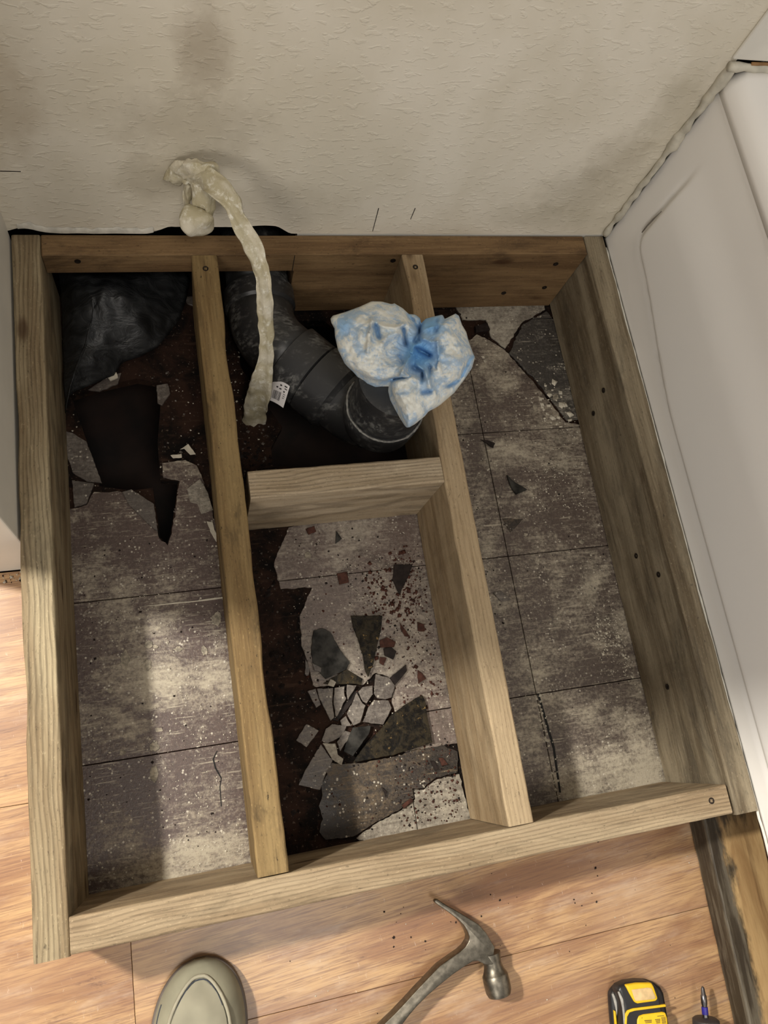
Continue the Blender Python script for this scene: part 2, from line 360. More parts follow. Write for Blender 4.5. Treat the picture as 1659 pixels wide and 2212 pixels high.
# right bay
dk = px([(1130, 700), (1180, 672), (1225, 720), (1250, 905), (1226, 908), (1160, 822), (1100, 762)])
rb = [(.565, -.89), (.565, -.13)] + px([(1000, 745), (1030, 722), (1058, 735), (1090, 755), (1155, 828), (1222, 912)]) + [(.88, -.27), (.88, -.89)]
sheet(rb, T_RIGHT)
sheet(dk, T_SLATE)
sheet(px([(975, 640), (1175, 640), (1178, 668), (1128, 696), (1092, 752), (1062, 728), (1050, 690), (1000, 690)]), T_PALE, xs=[.5, .9], ys=[.2, -.3])
prism('crack', px([(1160, 1500), (1165, 1500), (1182, 1558), (1198, 1612), (1212, 1712), (1208, 1712), (1194, 1618), (1178, 1562)]), -.001, .0001, BLACK, floor_root)
# laminate planks outside the frame
def plank(P):
    bevel(prism('plank', P, -.009, -.0005+random.uniform(-.0002, .0002), LAM, floor_root), .0004, 1)
g = .0003
def rect(x0, x1, y0, y1): return [(x0+g, y0+g), (x1-g, y0+g), (x1-g, y1-g), (x0+g, y1-g)]
plank(rect(-1.4, -.62, -.737, -.4312)); plank([(-.62+g, -.737+g), (-.001, -.737+g), (-.001, -.4312-g), (-.62+g, -.4312-g)])
plank(rect(-1.4, -.5, -1.037, -.737)); plank([(-.5+g, -1.037+g), (.084-g, -1.037+g), (.084-g, -.872), (-.001, -.872), (-.001, -.737-g), (-.5+g, -.737-g)])
plank(rect(.084, 1.35, -1.037, -.872))
for (ya, yb, es) in ((-1.037, -1.337, (-1.4, -.25, 1.35)), (-1.337, -1.637, (-1.4, -.7, .3, 1.35)), (-1.637, -1.937, (-1.4, -.3, .7, 1.35))):
    for a, b in zip(es[:-1], es[1:]): plank(rect(a, b, yb, ya))
box('plank', (-1.4, -.4312+.001, -.009), (-.1155, 0, -.0005), LAM, floor_root)

# ------------------------------------------------------------------ setting: walls
def wall_bottom(x):
    b = .1572 + .0010*noise.noise(Vector((x*40, 0, 0)))
    b += .010*math.exp(-((x-.02)/.022)**2)
    def sm(a, c, t): q = min(max((t-a)/(c-a), 0), 1); return q*q*(3-2*q)
    b += (.0135+.003*noise.noise(Vector((x*60, 3, 0))))*sm(.175, .215, x)*(1-sm(.355, .385, x)) + .004*sm(.30, .335, x)*(1-sm(.355, .38, x))
    return b
V = []; xs = [-.004+i*.904/180 for i in range(181)]
poly = [(x, wall_bottom(x)) for x in xs]
V = [(x, 0, z) for x, z in poly]+[(x, 0, 2.3) for x, z in poly]+[(x, .012, z) for x, z in poly]+[(x, .012, 2.3) for x, z in poly]
n = len(poly); Fs = []
for i in range(n-1): Fs += [(i, i+1, n+i+1, n+i), (2*n+i, 3*n+i, 3*n+i+1, 2*n+i+1), (i, 2*n+i, 2*n+i+1, i+1), (n+i, n+i+1, 3*n+i+1, 3*n+i)]
wr = mk('wall_rear', V, Fs, WALL, origin=(0, 0, 0)); fixn(wr); tag(wr, kind='structure')
lower = box("lower_drywall", (.392, .0012, -.02), (.90, .012, .1570), TRIM, wr)
PAPER = plain('torn_paper_edge', lin(226, 222, 210), .8)
# torn paper lip along the cut edge at the left
V = []
for i in range(60):
    x = .012+i*.175/59; z = wall_bottom(x); t = .0035+.0025*noise.noise(Vector((x*90, 1, 0)))
    V += [(x, -.0005, z+t*3.2), (x, -.0022-t*.5, z+t), (x, -.0012, z-.0003)]
mk('torn_edge', V, [(3*i+k, 3*i+3+k, 3*i+4+k, 3*i+1+k) for i in range(59) for k in (0, 1)], PAPER, wr, True)
DRY2 = plain('cavity_dark', lin(34, 26, 20), .9)
cav = empty('cavity_light_block', (0, .05, 0)); tag(cav, kind='structure')  # closed dark box added behind the wall to stop world light leaking in
box('cavity_back', (-.1, .30, -.26), (1.1, .31, .6), DRY2, cav); box('cavity_left', (-.11, .013, -.26), (-.1, .31, .6), DRY2, cav)
box('cavity_right', (1.1, .013, -.26), (1.11, .31, .6), DRY2, cav); box('cavity_top', (-.11, .013, .6), (1.11, .31, .61), DRY2, cav)
box('skirt_left', (-.31, -1.0, -.26), (-.30, .31, -.01), DRY2, cav); box('skirt_front', (-.31, -1.01, -.26), (1.3, -1.0, -.01), DRY2, cav)
wl = prism('wall_left', [(-.115, 0), (-.002, 0), (-.002, -.43), (-.115, -.43)], 0, 2.3, TRIM); tag(wl, kind='structure'); bevel(wl, .002)
wv = prism('wall_vanity', [(-1.5, 0), (-.115, 0), (-.115, .012), (-1.5, .012)], 0, 2.3, WALL); wv.name = 'wall_rear_left'; tag(wv, kind='structure')
for (x, y, x2, y2) in ((818, 450, 805, 500), (897, 450, 887, 474), (0, 370, 45, 371)):       # pencil marks
    a = UY(x, y, -.0004); b = UY(x2, y2, -.0004); d = Vector((-(b-a).z, 0, (b-a).x)).normalized()*.0006
    fixn(mk('pencil_mark', [a-d, a+d, b+d*.6, b-d*.6, a-d+Vector((0, .0006, 0)), a+d+Vector((0, .0006, 0)), b+d+Vector((0, .0006, 0)), b-d+Vector((0, .0006, 0))],
       [(0, 1, 2, 3), (4, 5, 6, 7), (0, 1, 5, 4), (1, 2, 6, 5), (2, 3, 7, 6), (3, 0, 4, 7)], DARKCHIP, wr))
# surround panel above the tub and its stained joint
sur = prism('trim_2', [(.889, -.005), (1.7, -.005), (1.7, 0), (.889, 0)], .502, 2.3, TRIM); tag(sur, kind='structure'); bevel(sur, .002)
OR = plain('brown_stained_joint', lin(150, 112, 70), .7)
sweep('joint_stain', [(.918+i*.02, -.006, .499+.001*math.sin(i)) for i in range(20)], .0022, OR, sur, 8)

# ------------------------------------------------------------------ tub
tub = empty('bathtub', (.905, -.75, .14), 'white fibreglass bathtub with recessed-edge apron panel along the right side', 'bathtub')
def sst(a, b, t): q = min(max((t-a)/(b-a), 0), 1); return q*q*(3-2*q)
ys = [-.001-.004*i for i in range(60)] + [-.24-.02*i for i in range(1, 67)]
zs = [.148+.0045*i for i in range(66)] + [.447, .456]
def apr(y, z):
    zb = .222-.034*sst(-.07, -.36, y); zt = .43
    # rounded-rectangle signed distance of the raised panel
    qy = y-(-.0595); cx_, cz_ = -.0595-.03, zb+.03
    if y > cx_ and z < cz_: d = .03-math.hypot(y-cx_, z-cz_)
    else: d = min(-.0595-y, z-zb)
    s = sst(-.006, .012, d)
    cr = math.exp(-((d-.001)/.0055)**2)
    fd = 1-sst(.31, .40, z)
    return .905 + (.0045*cr - .007*s)*fd - .0006
V = [(apr(y, z), y, z) for y in ys for z in zs]; m = len(zs)
Fs = [(i*m+j, i*m+j+1, (i+1)*m+j+1, (i+1)*m+j) for i in range(len(ys)-1) for j in range(m-1)]
ap = mk('apron', V, Fs, TUB, tub, True)
sd = ap.modifiers.new('s', 'SOLIDIFY'); sd.thickness = .003; sd.offset = 1
prof = [(.9044, .4555), (.9045, .465), (.907, .475), (.912, .482), (.920, .487), (.94, .489), (.97, .489), (.985, .485), (.995, .47), (1.0, .44), (1.02, .30), (1.06, .20), (1.12, .17), (1.4, .165), (1.52, .2), (1.56, .44), (1.57, .485), (1.62, .489)]
ys2 = [-.001, -.02, -.05, -.1, -.2, -.4, -.8, -1.2, -1.56]
V = [(x, y, z) for y in ys2 for x, z in prof]; m = len(prof)
rim = mk('rim', V, [(i*m+j, i*m+j+1, (i+1)*m+j+1, (i+1)*m+j) for i in range(len(ys2)-1) for j in range(m-1)], TUB, tub, True)
sd = rim.modifiers.new('s', 'SOLIDIFY'); sd.thickness = .003
# chipped lower lip and caulk
LIP = plain('raw_fibreglass_lip', lin(226, 224, 212), .7, var=.06)
sweep('lower_lip', [(.9015+.0008*noise.noise(Vector((i*.7, 0, 0))), -.02-i*.012, .1490+.0012*noise.noise(Vector((i*.6, 5, 0)))) for i in range(90)], .0019, LIP, tub, 8, jit=.0006)
cp = [(.897, -.004, .162+i*.0065) for i in range(52)]
ck = sweep('caulk_bead', cp, [.0045+.003*noise.noise(Vector((i*.35, 1, 0)))+(.003 if i in range(30, 34) or i > 42 else 0) for i in range(52)], CAULK, tub, 14, jit=.003)
bl = sweep('caulk_bead', [(.89+i*.012, -.006, .493+.002*noise.noise(Vector((i*.9, 0, 2)))) for i in range(12)], [.006+.003*noise.noise(Vector((i*.7, 4, 0))) for i in range(12)], CAULK, tub, 12, jit=.002)
sweep('crease_line', [(.9008, -.061, .245), (.9008, -.0605, .26), (.9008, -.062, .28), (.9008, -.064, .297)], [.0008, .0012, .0012, .0006], plain('grey_crease', lin(130, 122, 112), .7), tub, 8)  # thin grey line laid along the upright panel crease

# ------------------------------------------------------------------ platform lumber
def lumber(name, label, p0, p1, wd, h, z0, mat, seed=0, roll=0., wane=0., screws=(), cat='lumber', group=None, segs=60, profile=None, pl=None):
    """board along p0->p1 (centre line in plan), screws: (t along, s across -1..1) on the top, or (t, z, side) on a face"""
    p0 = Vector((p0[0], p0[1], 0)); p1 = Vector((p1[0], p1[1], 0)); L = (p1-p0).length; ang = math.atan2(p1.y-p0.y, p1.x-p0.x)
    c = .0022; hw = wd/2
    sec = [(-hw, c), (-hw+c, 0), (hw-c, 0), (hw, c), (hw, h/2), (hw, h-c), (hw-c*.4, h-c*.35), (hw-c, h), (0, h), (-hw+c, h), (-hw+c*.4, h-c*.35), (-hw, h-c), (-hw, h/2)]
    V = []; n = len(sec)
    for i in range(segs+1):
        x = L*i/segs
        bow = .0012*noise.noise(Vector((x*3, seed, 0)))
        for (y, z) in sec:
            e = .0006*noise.noise(Vector((x*70, y*80+seed*9, z*80)))
            ww = 0
            if wane and z > h-.02 and y*wane > hw*.6: ww = -abs(wane)*.004*max(0, noise.noise(Vector((x*9, seed*3, 1))))*1.6*(1 if y > 0 else -1)
            zz = z + (roll*y if z > h*.6 else 0)
            V.append((x, y+bow+e+ww, zz+e*(.5 if z > 0.001 else 0)))
    Fs = [(i*n+k, i*n+(k+1) % n, (i+1)*n+(k+1) % n, (i+1)*n+k) for i in range(segs) for k in range(n)] + [tuple(range(n)), tuple(segs*n+k for k in range(n-1, -1, -1))]
    me = bpy.data.meshes.new(name); me.from_pydata(V, [], Fs); me.materials.append(mat)
    r = bpy.data.objects.new(name, None); COL.objects.link(r); r.location = (p0.x, p0.y, z0); r.rotation_euler = (0, 0, ang)
    tag(r, label, cat, group)
    o = bpy.data.objects.new('board', me); COL.objects.link(o); o.parent = r; fixn(o)
    for s in screws:
        if len(s) == 2: a = (s[0], s[1]*hw, h-.0022); d = (0, 0, 1)
        else: a = (s[0], (hw-.001)*s[2], s[1]); d = (0, s[2], 0)
        A = Vector(a); B = A+Vector(d)
        scr(A, B, r)
    return r
SCRM = {}
def scr(A, B, parent):
    """countersunk screw head: thin dish with a cross recess"""
    A = Vector(A); d = (B-A).normalized(); ref = Vector((1, 0, 0)) if abs(d.x) < .9 else Vector((0, 0, 1)); a = (ref-d*ref.dot(d)).normalized(); b = d.cross(a)
    V = []; prof = [(.0015, .0042), (.0026, .0042), (.0027, .0036), (.0021, .0018), (.0010, .0012)]
    for t, r in prof:
        for k in range(12): q = k*math.pi/6; rr = r*(1. if r > .003 or k % 3 else .45); V.append(A+d*t+a*math.cos(q)*rr+b*math.sin(q)*rr)
    V.append(A+d*.0008); Fs = [(i*12+k, i*12+(k+1) % 12, (i+1)*12+(k+1) % 12, (i+1)*12+k) for i in range(4) for k in range(12)]+[(48+k, 48+(k+1) % 12, 60) for k in range(12)]
    me = bpy.data.meshes.new('screw'); me.from_pydata([tuple(v) for v in V], [], Fs); me.materials.append(SCREW)
    o = bpy.data.objects.new('screw', me); COL.objects.link(o); o.parent = parent; return o
t = .0365
lumber('left_side_joist', 'long weathered board forming the left edge of the wooden platform', (.0185, -.002), (.0195, -.895), t, H, 0, W_LEFT, 1, wane=-1)
lumber('front_joist', 'ridged front board of the platform nearest the shoe and hammer', (.0385, -.8755), (.8600, -.8755), t, H, 0, W_FRONT, 2, screws=((.795, .1),))
lumber('right_side_joist', 'mould-streaked long board of the platform against the bathtub', (.8815, -.002), (.8830, -.897), .0350, H, 0, W_RIGHT, 3, wane=1,
       screws=((.25, .10, -1), (.27, .055, -1), (.52, .075, -1), (.56, .12, -1), (.72, .07, -1)))
lumber('inner_joist', 'yellowish-brown inner joist between the left bay and the pipe bay', (.2535, -.0350), (.2575, -.8560), .0360, H-.001, 0.0008, W_JOIST, 4, wane=1, screws=((.022, .0),))
lumber('inner_joist', 'paler inner joist behind the blue bundle, between pipe bay and right bay', (.5645, -.0350), (.5655, -.8560), .0340, H-.001, 0.0008, W_FRESH, 5, wane=-1, screws=((.022, .05),))
lumber('cross_block', 'short rough-sawn cross block nailed between the two inner joists in front of the pipe', (.2800, -.3850), (.5475, -.3835), .0380, H, 0.001, W_BLOCK, 6, segs=30, screws=())
# splintered pale corner on the cross block
# rear rail: notched over the pipe
rr = empty('rear_rail', (.037, -.018, 0), 'rear rail of the platform along the textured wall, notched over the pipe', 'lumber')
prof = [(.0005, .1135), (.348, .1135), (.3495, .1120), (.3485, .0005), (.8255, .0005), (.8255, .1525), (.8235, H), (.002, H), (.0005, .1525)]
V = [(x, y, z) for y in (.0165, -.0165) for x, z in prof]; n = len(prof)
me = bpy.data.meshes.new('rail'); me.from_pydata(V, [], [tuple(range(n)), tuple(range(2*n-1, n-1, -1))]+[(i, (i+1) % n, n+(i+1) % n, n+i) for i in range(n)]); me.materials.append(W_RAIL)
o = bpy.data.objects.new('board', me); COL.objects.link(o); o.parent = rr; fixn(o); bevel(o, .0012)
for (x, z) in ((.045, .142), (.52, .10), (.78, .128), (.79, .06), (.50, .14), (.72, .045)): scr(Vector((x, -.0155, z)), Vector((x, -.02, z)), rr)
box('saw_kerf', (.3835, -.0352, .114), (.3843, -.0335, .153), BLACK, rr)
# sill board under the tub edge
def sillmat():
    k = NT('mouldy_sill_wood'); p = k.pos(True)
    g = k.noise(k.map(p, (5, 60, 60)), 1.6, 5, .65); wdn = k.noise(k.map(p, (5, 16, 16)), 1.2, 4, .6, .8)
    o = k.sep(p)
    c = k.mix(k.ramp(wdn, .35, .65), lin(146, 114, 74), lin(182, 152, 106)); c = k.mix(k.math('MULTIPLY', k.ramp(g, .5, .7), .5), c, lin(92, 64, 36))
    # mould that crept in from the damp room-side edge (board-local y)
    e = k.math('ADD', k.math('MULTIPLY', o[1], -1.), k.math('MULTIPLY', k.math('SUBTRACT', k.noise(k.map(p, (8, 20, 20)), 1.2, 5, .7), .5), .075))
    c = k.mix(k.math('MULTIPLY', k.ramp(e, .012, .028), .93), c, k.mix(k.ramp(g, .42, .62), lin(26, 24, 21), lin(92, 87, 76)))
    e2 = k.math('ADD', o[0], k.math('MULTIPLY', k.math('SUBTRACT', k.noise(k.map(p, (8, 30, 20)), 1.2, 5, .7), .5), .22))
    c = k.mix(k.math('MULTIPLY', k.ramp(e2, .05, .0), .9), c, lin(40, 34, 26))
    k.bump(g, .6, .0015); return k.out(c, .6)
SILL = sillmat()
# local +y faces the room: run the board from rear to front so that local y is +x ; flip by direction
lumber('sill_board', 'black-moulded sill board on the laminate running from the platform corner under the tub', (.9340, -.899), (.9190, -1.42), .090, .040, .0005, SILL, 8)

# ------------------------------------------------------------------ drain pipe
def absmat():
    k = NT('black_abs'); p = k.pos(); a = k.noise(p, 22, 5, .7, .5); b = k.noise(k.map(p, (30, 90, 40), rot=(.3, .2, .7)), 2.2, 4, .7)
    m = k.math('MULTIPLY', k.ramp(a, .44, .70), k.ramp(b, .42, .62))
    c = k.mix(k.math('MULTIPLY', m, .5), lin(46, 46, 47), lin(158, 157, 152)); k.bump(b, .12, .0006)
    return k.out(c, k.math('MULTIPLY_ADD', m, .3, .38))
ABS = absmat()
DUSTRING = plain('plaster_dust_ring', lin(150, 148, 142), .8, var=.25, scale=160)
PZ = .058; A1 = Vector((.3365, -.112, PZ)); A2 = Vector((.4885, -.272, PZ-.004)); up = Vector((0, 0, 1))
dr = empty('drain_pipe', (.50, -.264, 0), 'black plastic drain pipe with elbows and a riser rising in the pipe bay', 'pipe')
def bend(A, B, C_, r, n=14):
    A, B, C_ = Vector(A), Vector(B), Vector(C_); u = (A-B).normalized(); v = (C_-B).normalized()
    th = u.angle(v); d = r/math.tan(th/2); s = B+u*d; e = B+v*d; cen = B+(u+v).normalized()*(r/math.sin(th/2)); out = []
    a0 = (s-cen).normalized(); a1 = (e-cen).normalized(); w_ = a0.angle(a1)
    for i in range(n+1):
        t_ = i/n; out.append(cen+(a0*math.sin((1-t_)*w_)+a1*math.sin(t_*w_))/math.sin(w_)*r)
    return out
R0 = Vector((.3355, .16, PZ)); dd = (A2-A1).normalized()
sweep('rear_pipe', [R0, (.336, .05, PZ), (.3365, -.04, PZ)], .048, ABS, dr, 36)
b1 = bend(R0, A1, A2, .085)
lathe('rear_collar', (.3365, -.037, PZ), (.3365, -.09, PZ), [(0, .049), (.001, .0545), (.02, .0548), (.028, .0545), (.032, .0505)], ABS, dr, 40)
sweep('elbow', [(.3365, -.05, PZ)]+b1+[A1+dd*.07], .0505, ABS, dr, 36)
lathe('coupling', A1+dd*.052, A2, [(0, .0506), (.0015, .0562), (.046, .0562), (.048, .0520), (.052, .0520)], ABS, dr, 40)
b2 = bend(A1, A2, A2+up*.3, .060)
sweep('closet_bend', [A1+dd*.100, A1+dd*.12]+b2+[A2+up*.07], .0515, ABS, dr, 40)
lathe('bend_hub', A1+dd*.100, A2, [(0, .0526), (.002, .0585), (.044, .0590), (.047, .0560), (.052, .0528)], ABS, dr, 40)
lathe('riser_hub', A2+up*.028, A2+up*.2, [(0, .050), (.004, .0555), (.045, .0585), (.047, .0575), (.048, .052)], ABS, dr, 44)
lathe('riser', A2+up*.065, A2+up*.3, [(0, .0530), (.080, .0540), (.094, .0540), (.095, .048)], ABS, dr, 44)
ring = [A2+up*.0765+Vector((math.cos(a)*.0562, math.sin(a)*.0562, .0008*math.sin(a*9))) for a in [math.pi*.75+i*math.pi*1.25/60 for i in range(61)]]
sweep('dust_ring', ring, [.0014+.0016*abs(noise.noise(Vector((i*.5, 0, 0)))) for i in range(61)], DUSTRING, dr, 6, jit=.001)
# sticker peeling off the coupling
LAB = plain('white_label', lin(226, 222, 222), .5, var=.02); INK = plain('label_ink', lin(60, 56, 58), .6)
cs = [Vector(U(590, 803, .070)), Vector(U(632, 815, .088)), Vector(U(612, 881, .070)), Vector(U(576, 862, .055))]
N_ = 8; V = []
def bil(u, v):
    p = cs[0]*(1-u)*(1-v)+cs[1]*u*(1-v)+cs[2]*u*v+cs[3]*(1-u)*v; return p+Vector((0, 0, .006*math.sin(math.pi*u)*(1-v*.5)))
V = [bil(i/N_, j/N_) for j in range(N_+1) for i in range(N_+1)]; V += [v-Vector((0, 0, .0004)) for v in V]
q = (N_+1)**2
Fs = [(j*(N_+1)+i, j*(N_+1)+i+1, (j+1)*(N_+1)+i+1, (j+1)*(N_+1)+i) for j in range(N_) for i in range(N_)]
Fs = Fs+[tuple(x+q for x in reversed(f)) for f in Fs]
st = mk('sticker', V, Fs, LAB, dr, True); tag(st, 'white printed sticker with a barcode')
def inkq(L):
    V = []; Fs = []
    for (u0, v0, u1, v1) in L:
        k_ = len(V); V += [bil(u0, v0), bil(u1, v0), bil(u1, v1), bil(u0, v1)]; V[k_:] = [p+Vector((0, 0, .0003)) for p in V[k_:]]; Fs.append((k_, k_+1, k_+2, k_+3))
    return V, Fs
L = []; random.seed(3)
for r_ in range(5):
    u = .08
    while u < .9:
        wd = random.uniform(.02, .07); L.append((u, .06+r_*.05, min(u+wd, .92), .06+r_*.05+.022)); u += wd+.02
u = .25
while u < .68:
    wd = random.uniform(.010, .03); L.append((u, .62, u+wd, .90)); u += wd+random.uniform(.010, .022)
for (a, b, c, d) in ((.52, .38, .62, .43), (.35, .47, .45, .52), (.52, .50, .64, .54), (.75, .36, .9, .40), (.78, .44, .92, .47), (.76, .53, .84, .58), (.78, .62, .9, .64), (.78, .68, .9, .70), (.78, .74, .88, .76)): L.append((a, b, c, d))
V, Fs = inkq(L); pr = mk('printing', V, Fs, INK, st); tag(pr, kind='stuff')

# ------------------------------------------------------------------ blue bundle stuffed in the riser
def bagmat():
    k = NT('dusty_blue_cloth'); p = k.pos()
    at = k.n('ShaderNodeAttribute', attribute_name='clean').outputs['Fac']
    a = k.noise(p, 34, 5, .72, .6); f = k.noise(p, 170, 4, .7)
    d = k.math('SUBTRACT', k.math('ADD', a, k.math('MULTIPLY', f, .30)), k.math('MULTIPLY', at, .36))
    c = k.mix(k.ramp(at, 0, 1), lin(168, 190, 212), lin(112, 168, 216))
    c = k.mix(k.ramp(d, .53, .73), c, lin(224, 225, 218)); c = k.mix(k.math('MULTIPLY', k.ramp(f, .62, .74), .45), c, lin(232, 226, 208))
    k.bump(k.math('ADD', a, k.math('MULTIPLY', f, .4)), .5, .0022)
    m = k.out(c, .62, 0, .3); k.b.inputs['Subsurface Weight'].default_value = .12; k.b.inputs['Subsurface Radius'].default_value = (.01, .01, .012); return m
BAG = bagmat()
OUT = [(110, 270), (130, 240), (250, 205), (400, 150), (520, 95), (620, 98), (720, 125), (745, 115), (830, 165), (890, 222), (955, 228), (1003, 265), (1012, 315), (1060, 268), (1150, 245), (1225, 228), (1248, 272), (1300, 245), (1355, 218), (1390, 240), (1420, 330), (1462, 400), (1485, 490), (1530, 610), (1550, 655), (1520, 760), (1440, 880), (1340, 1010), (1200, 1130), (1085, 1195), (1050, 1240), (950, 1320), (885, 1356), (840, 1280), (780, 1150), (730, 1020), (708, 935), (715, 885), (600, 888), (570, 890), (480, 860), (440, 830), (340, 780), (240, 690), (185, 580), (155, 450), (148, 350), (118, 310)]
RID = [([(520, 290), (490, 450), (480, 600)], 9, 34), ([(520, 290), (640, 350), (760, 360), (840, 320)], 8, 34), ([(620, 520), (700, 440), (770, 420)], 8, 60), ([(940, 545), (890, 660), (800, 840)], 12, 42),
       ([(1175, 500), (1190, 640), (1175, 750)], 9, 24), ([(1040, 470), (1110, 500), (1175, 490)], 7, 28), ([(1050, 800), (1100, 950), (1160, 1040)], 8, 32), ([(840, 830), (930, 860), (1020, 900)], 9, 36), ([(1100, 360), (1200, 330), (1220, 240)], 5, 30),
       ([(960, 720), (1060, 800), (1100, 870)], 8, 34), ([(300, 250), (420, 330), (400, 560)], 3, 50), ([(1300, 420), (1400, 560), (1380, 760)], 5, 80), ([(760, 980), (860, 1120), (900, 1300)], 4, 50)]
VAL = [([(560, 330), (590, 450)], 9, 36), ([(860, 520), (835, 370)], 11, 26), ([(890, 230), (960, 330), (1000, 400), (985, 480)], 10, 30), ([(1010, 310), (990, 400), (950, 500)], 13, 26), ([(960, 560), (1090, 635)], 14, 32), ([(940, 760), (1030, 790), (1020, 900)], 10, 28), ([(820, 850), (700, 885)], 9, 24),
       ([(830, 720), (790, 640)], 8, 26), ([(1030, 1000), (1110, 990)], 7, 26), ([(1280, 940), (1400, 880), (1500, 680), (1540, 640)], 7, 24), ([(1160, 400), (1170, 270)], 7, 22), ([(1210, 540), (1160, 760)], 6, 24), ([(1100, 760), (1090, 850)], 8, 26), ([(700, 880), (900, 850)], 7, 20)]
def segd(p, pl):
    best = 1e9
    for (ax, ay), (bx, by) in zip(pl[:-1], pl[1:]):
        dx, dy = bx-ax, by-ay; t_ = max(0, min(1, ((p[0]-ax)*dx+(p[1]-ay)*dy)/(dx*dx+dy*dy)))
        best = min(best, math.hypot(p[0]-ax-dx*t_, p[1]-ay-dy*t_))
    return best
def resample(P, n):
    P = P+[P[0]]; L = [0]
    for a, b in zip(P[:-1], P[1:]): L.append(L[-1]+math.dist(a, b))
    out = []; j = 0
    for i in range(n):
        s = L[-1]*i/n
        while L[j+1] < s: j += 1
        t_ = (s-L[j])/(L[j+1]-L[j]); out.append((P[j][0]+(P[j+1][0]-P[j][0])*t_, P[j][1]+(P[j+1][1]-P[j][1])*t_))
    return out
O = resample(OUT, 220); NR = 56; cc = (955, 640); V = []; clean = []
for r in range(1, NR+1):
    t_ = r/NR
    for (ox, oy) in O:
        s = t_**.8; x = cc[0]+(ox-cc[0])*s; y = cc[1]+(oy-cc[1])*s
        edge = 1-s**4
        z = .232+.032*math.sqrt(max(0, edge))*min(1, .35+s*1.3)
        dv = 0
        for pl, a, wd in RID: z += a*.001*1.5*math.exp(-(segd((x, y), pl)/(wd*.72))**1.5)*edge*1.1
        for pl, a, wd in VAL:
            e = math.exp(-(segd((x, y), pl)/(wd*.75))**1.5); z -= a*.001*1.5*e*min(1, edge*2.5); dv = max(dv, e)
        v2 = Vector((x*.011, y*.011, 0)); z += (.0035*noise.noise(v2)+.0022*noise.noise(v2*2.7)+.0010*noise.noise(v2*6))*min(1, edge*3+.2)
        rad = math.dist((x, y), (990, 620)); cl = max(dv*.55, math.exp(-(rad/190)**2)*1.0, .75*math.exp(-(math.dist((x, y), (1100, 330))/150)**2), .5*math.exp(-(math.dist((x, y), (240, 340))/110)**2))
        V.append(U(690+x/4.608, 630+y/4.608, z)); clean.append(cl)
n = len(O); ci = len(V); V.append(U(690+cc[0]/4.608, 630+cc[1]/4.608, .238)); clean.append(1.)
Fs = [((r)*n+k, (r)*n+(k+1) % n, (r+1)*n+(k+1) % n, (r+1)*n+k) for r in range(NR-1) for k in range(n)] + [(ci, (k+1) % n, k) for k in range(n)]
# underside closes toward the riser mouth
top_last = (NR-1)*n; cen = Vector((.500, -.262, .19)); base = len(V)
for r in range(1, 9):
    t_ = r/8
    for k in range(n):
        e = Vector(V[top_last+k]); d = Vector((cen.x, cen.y, 0))-Vector((e.x, e.y, 0)); L_ = d.length
        q = e+d*(t_**1.3)*(1-.045/max(L_, .05)); q.z = e.z-(.036)*math.sin(t_*math.pi*.5)+.002*noise.noise(q*60)
        V.append(q); clean.append(.15)
rings_ = [top_last]+[base+i*n for i in range(8)]
for a, b in zip(rings_[:-1], rings_[1:]): Fs += [(a+k, a+(k+1) % n, b+(k+1) % n, b+k) for k in range(n)]
Fs.append(tuple(rings_[-1]+k for k in range(n)))
bag = mk('stuffed_cloth', V, Fs, BAG, None, True, origin=(.50, -.264, .2)); fixn(bag)
at = bag.data.attributes.new('clean', 'FLOAT', 'POINT')
for i, c in enumerate(clean): at.data[i].value = c
tag(bag, 'light blue knotted cloth bundle dusted with plaster, stuffed into the top of the black pipe', 'cloth')

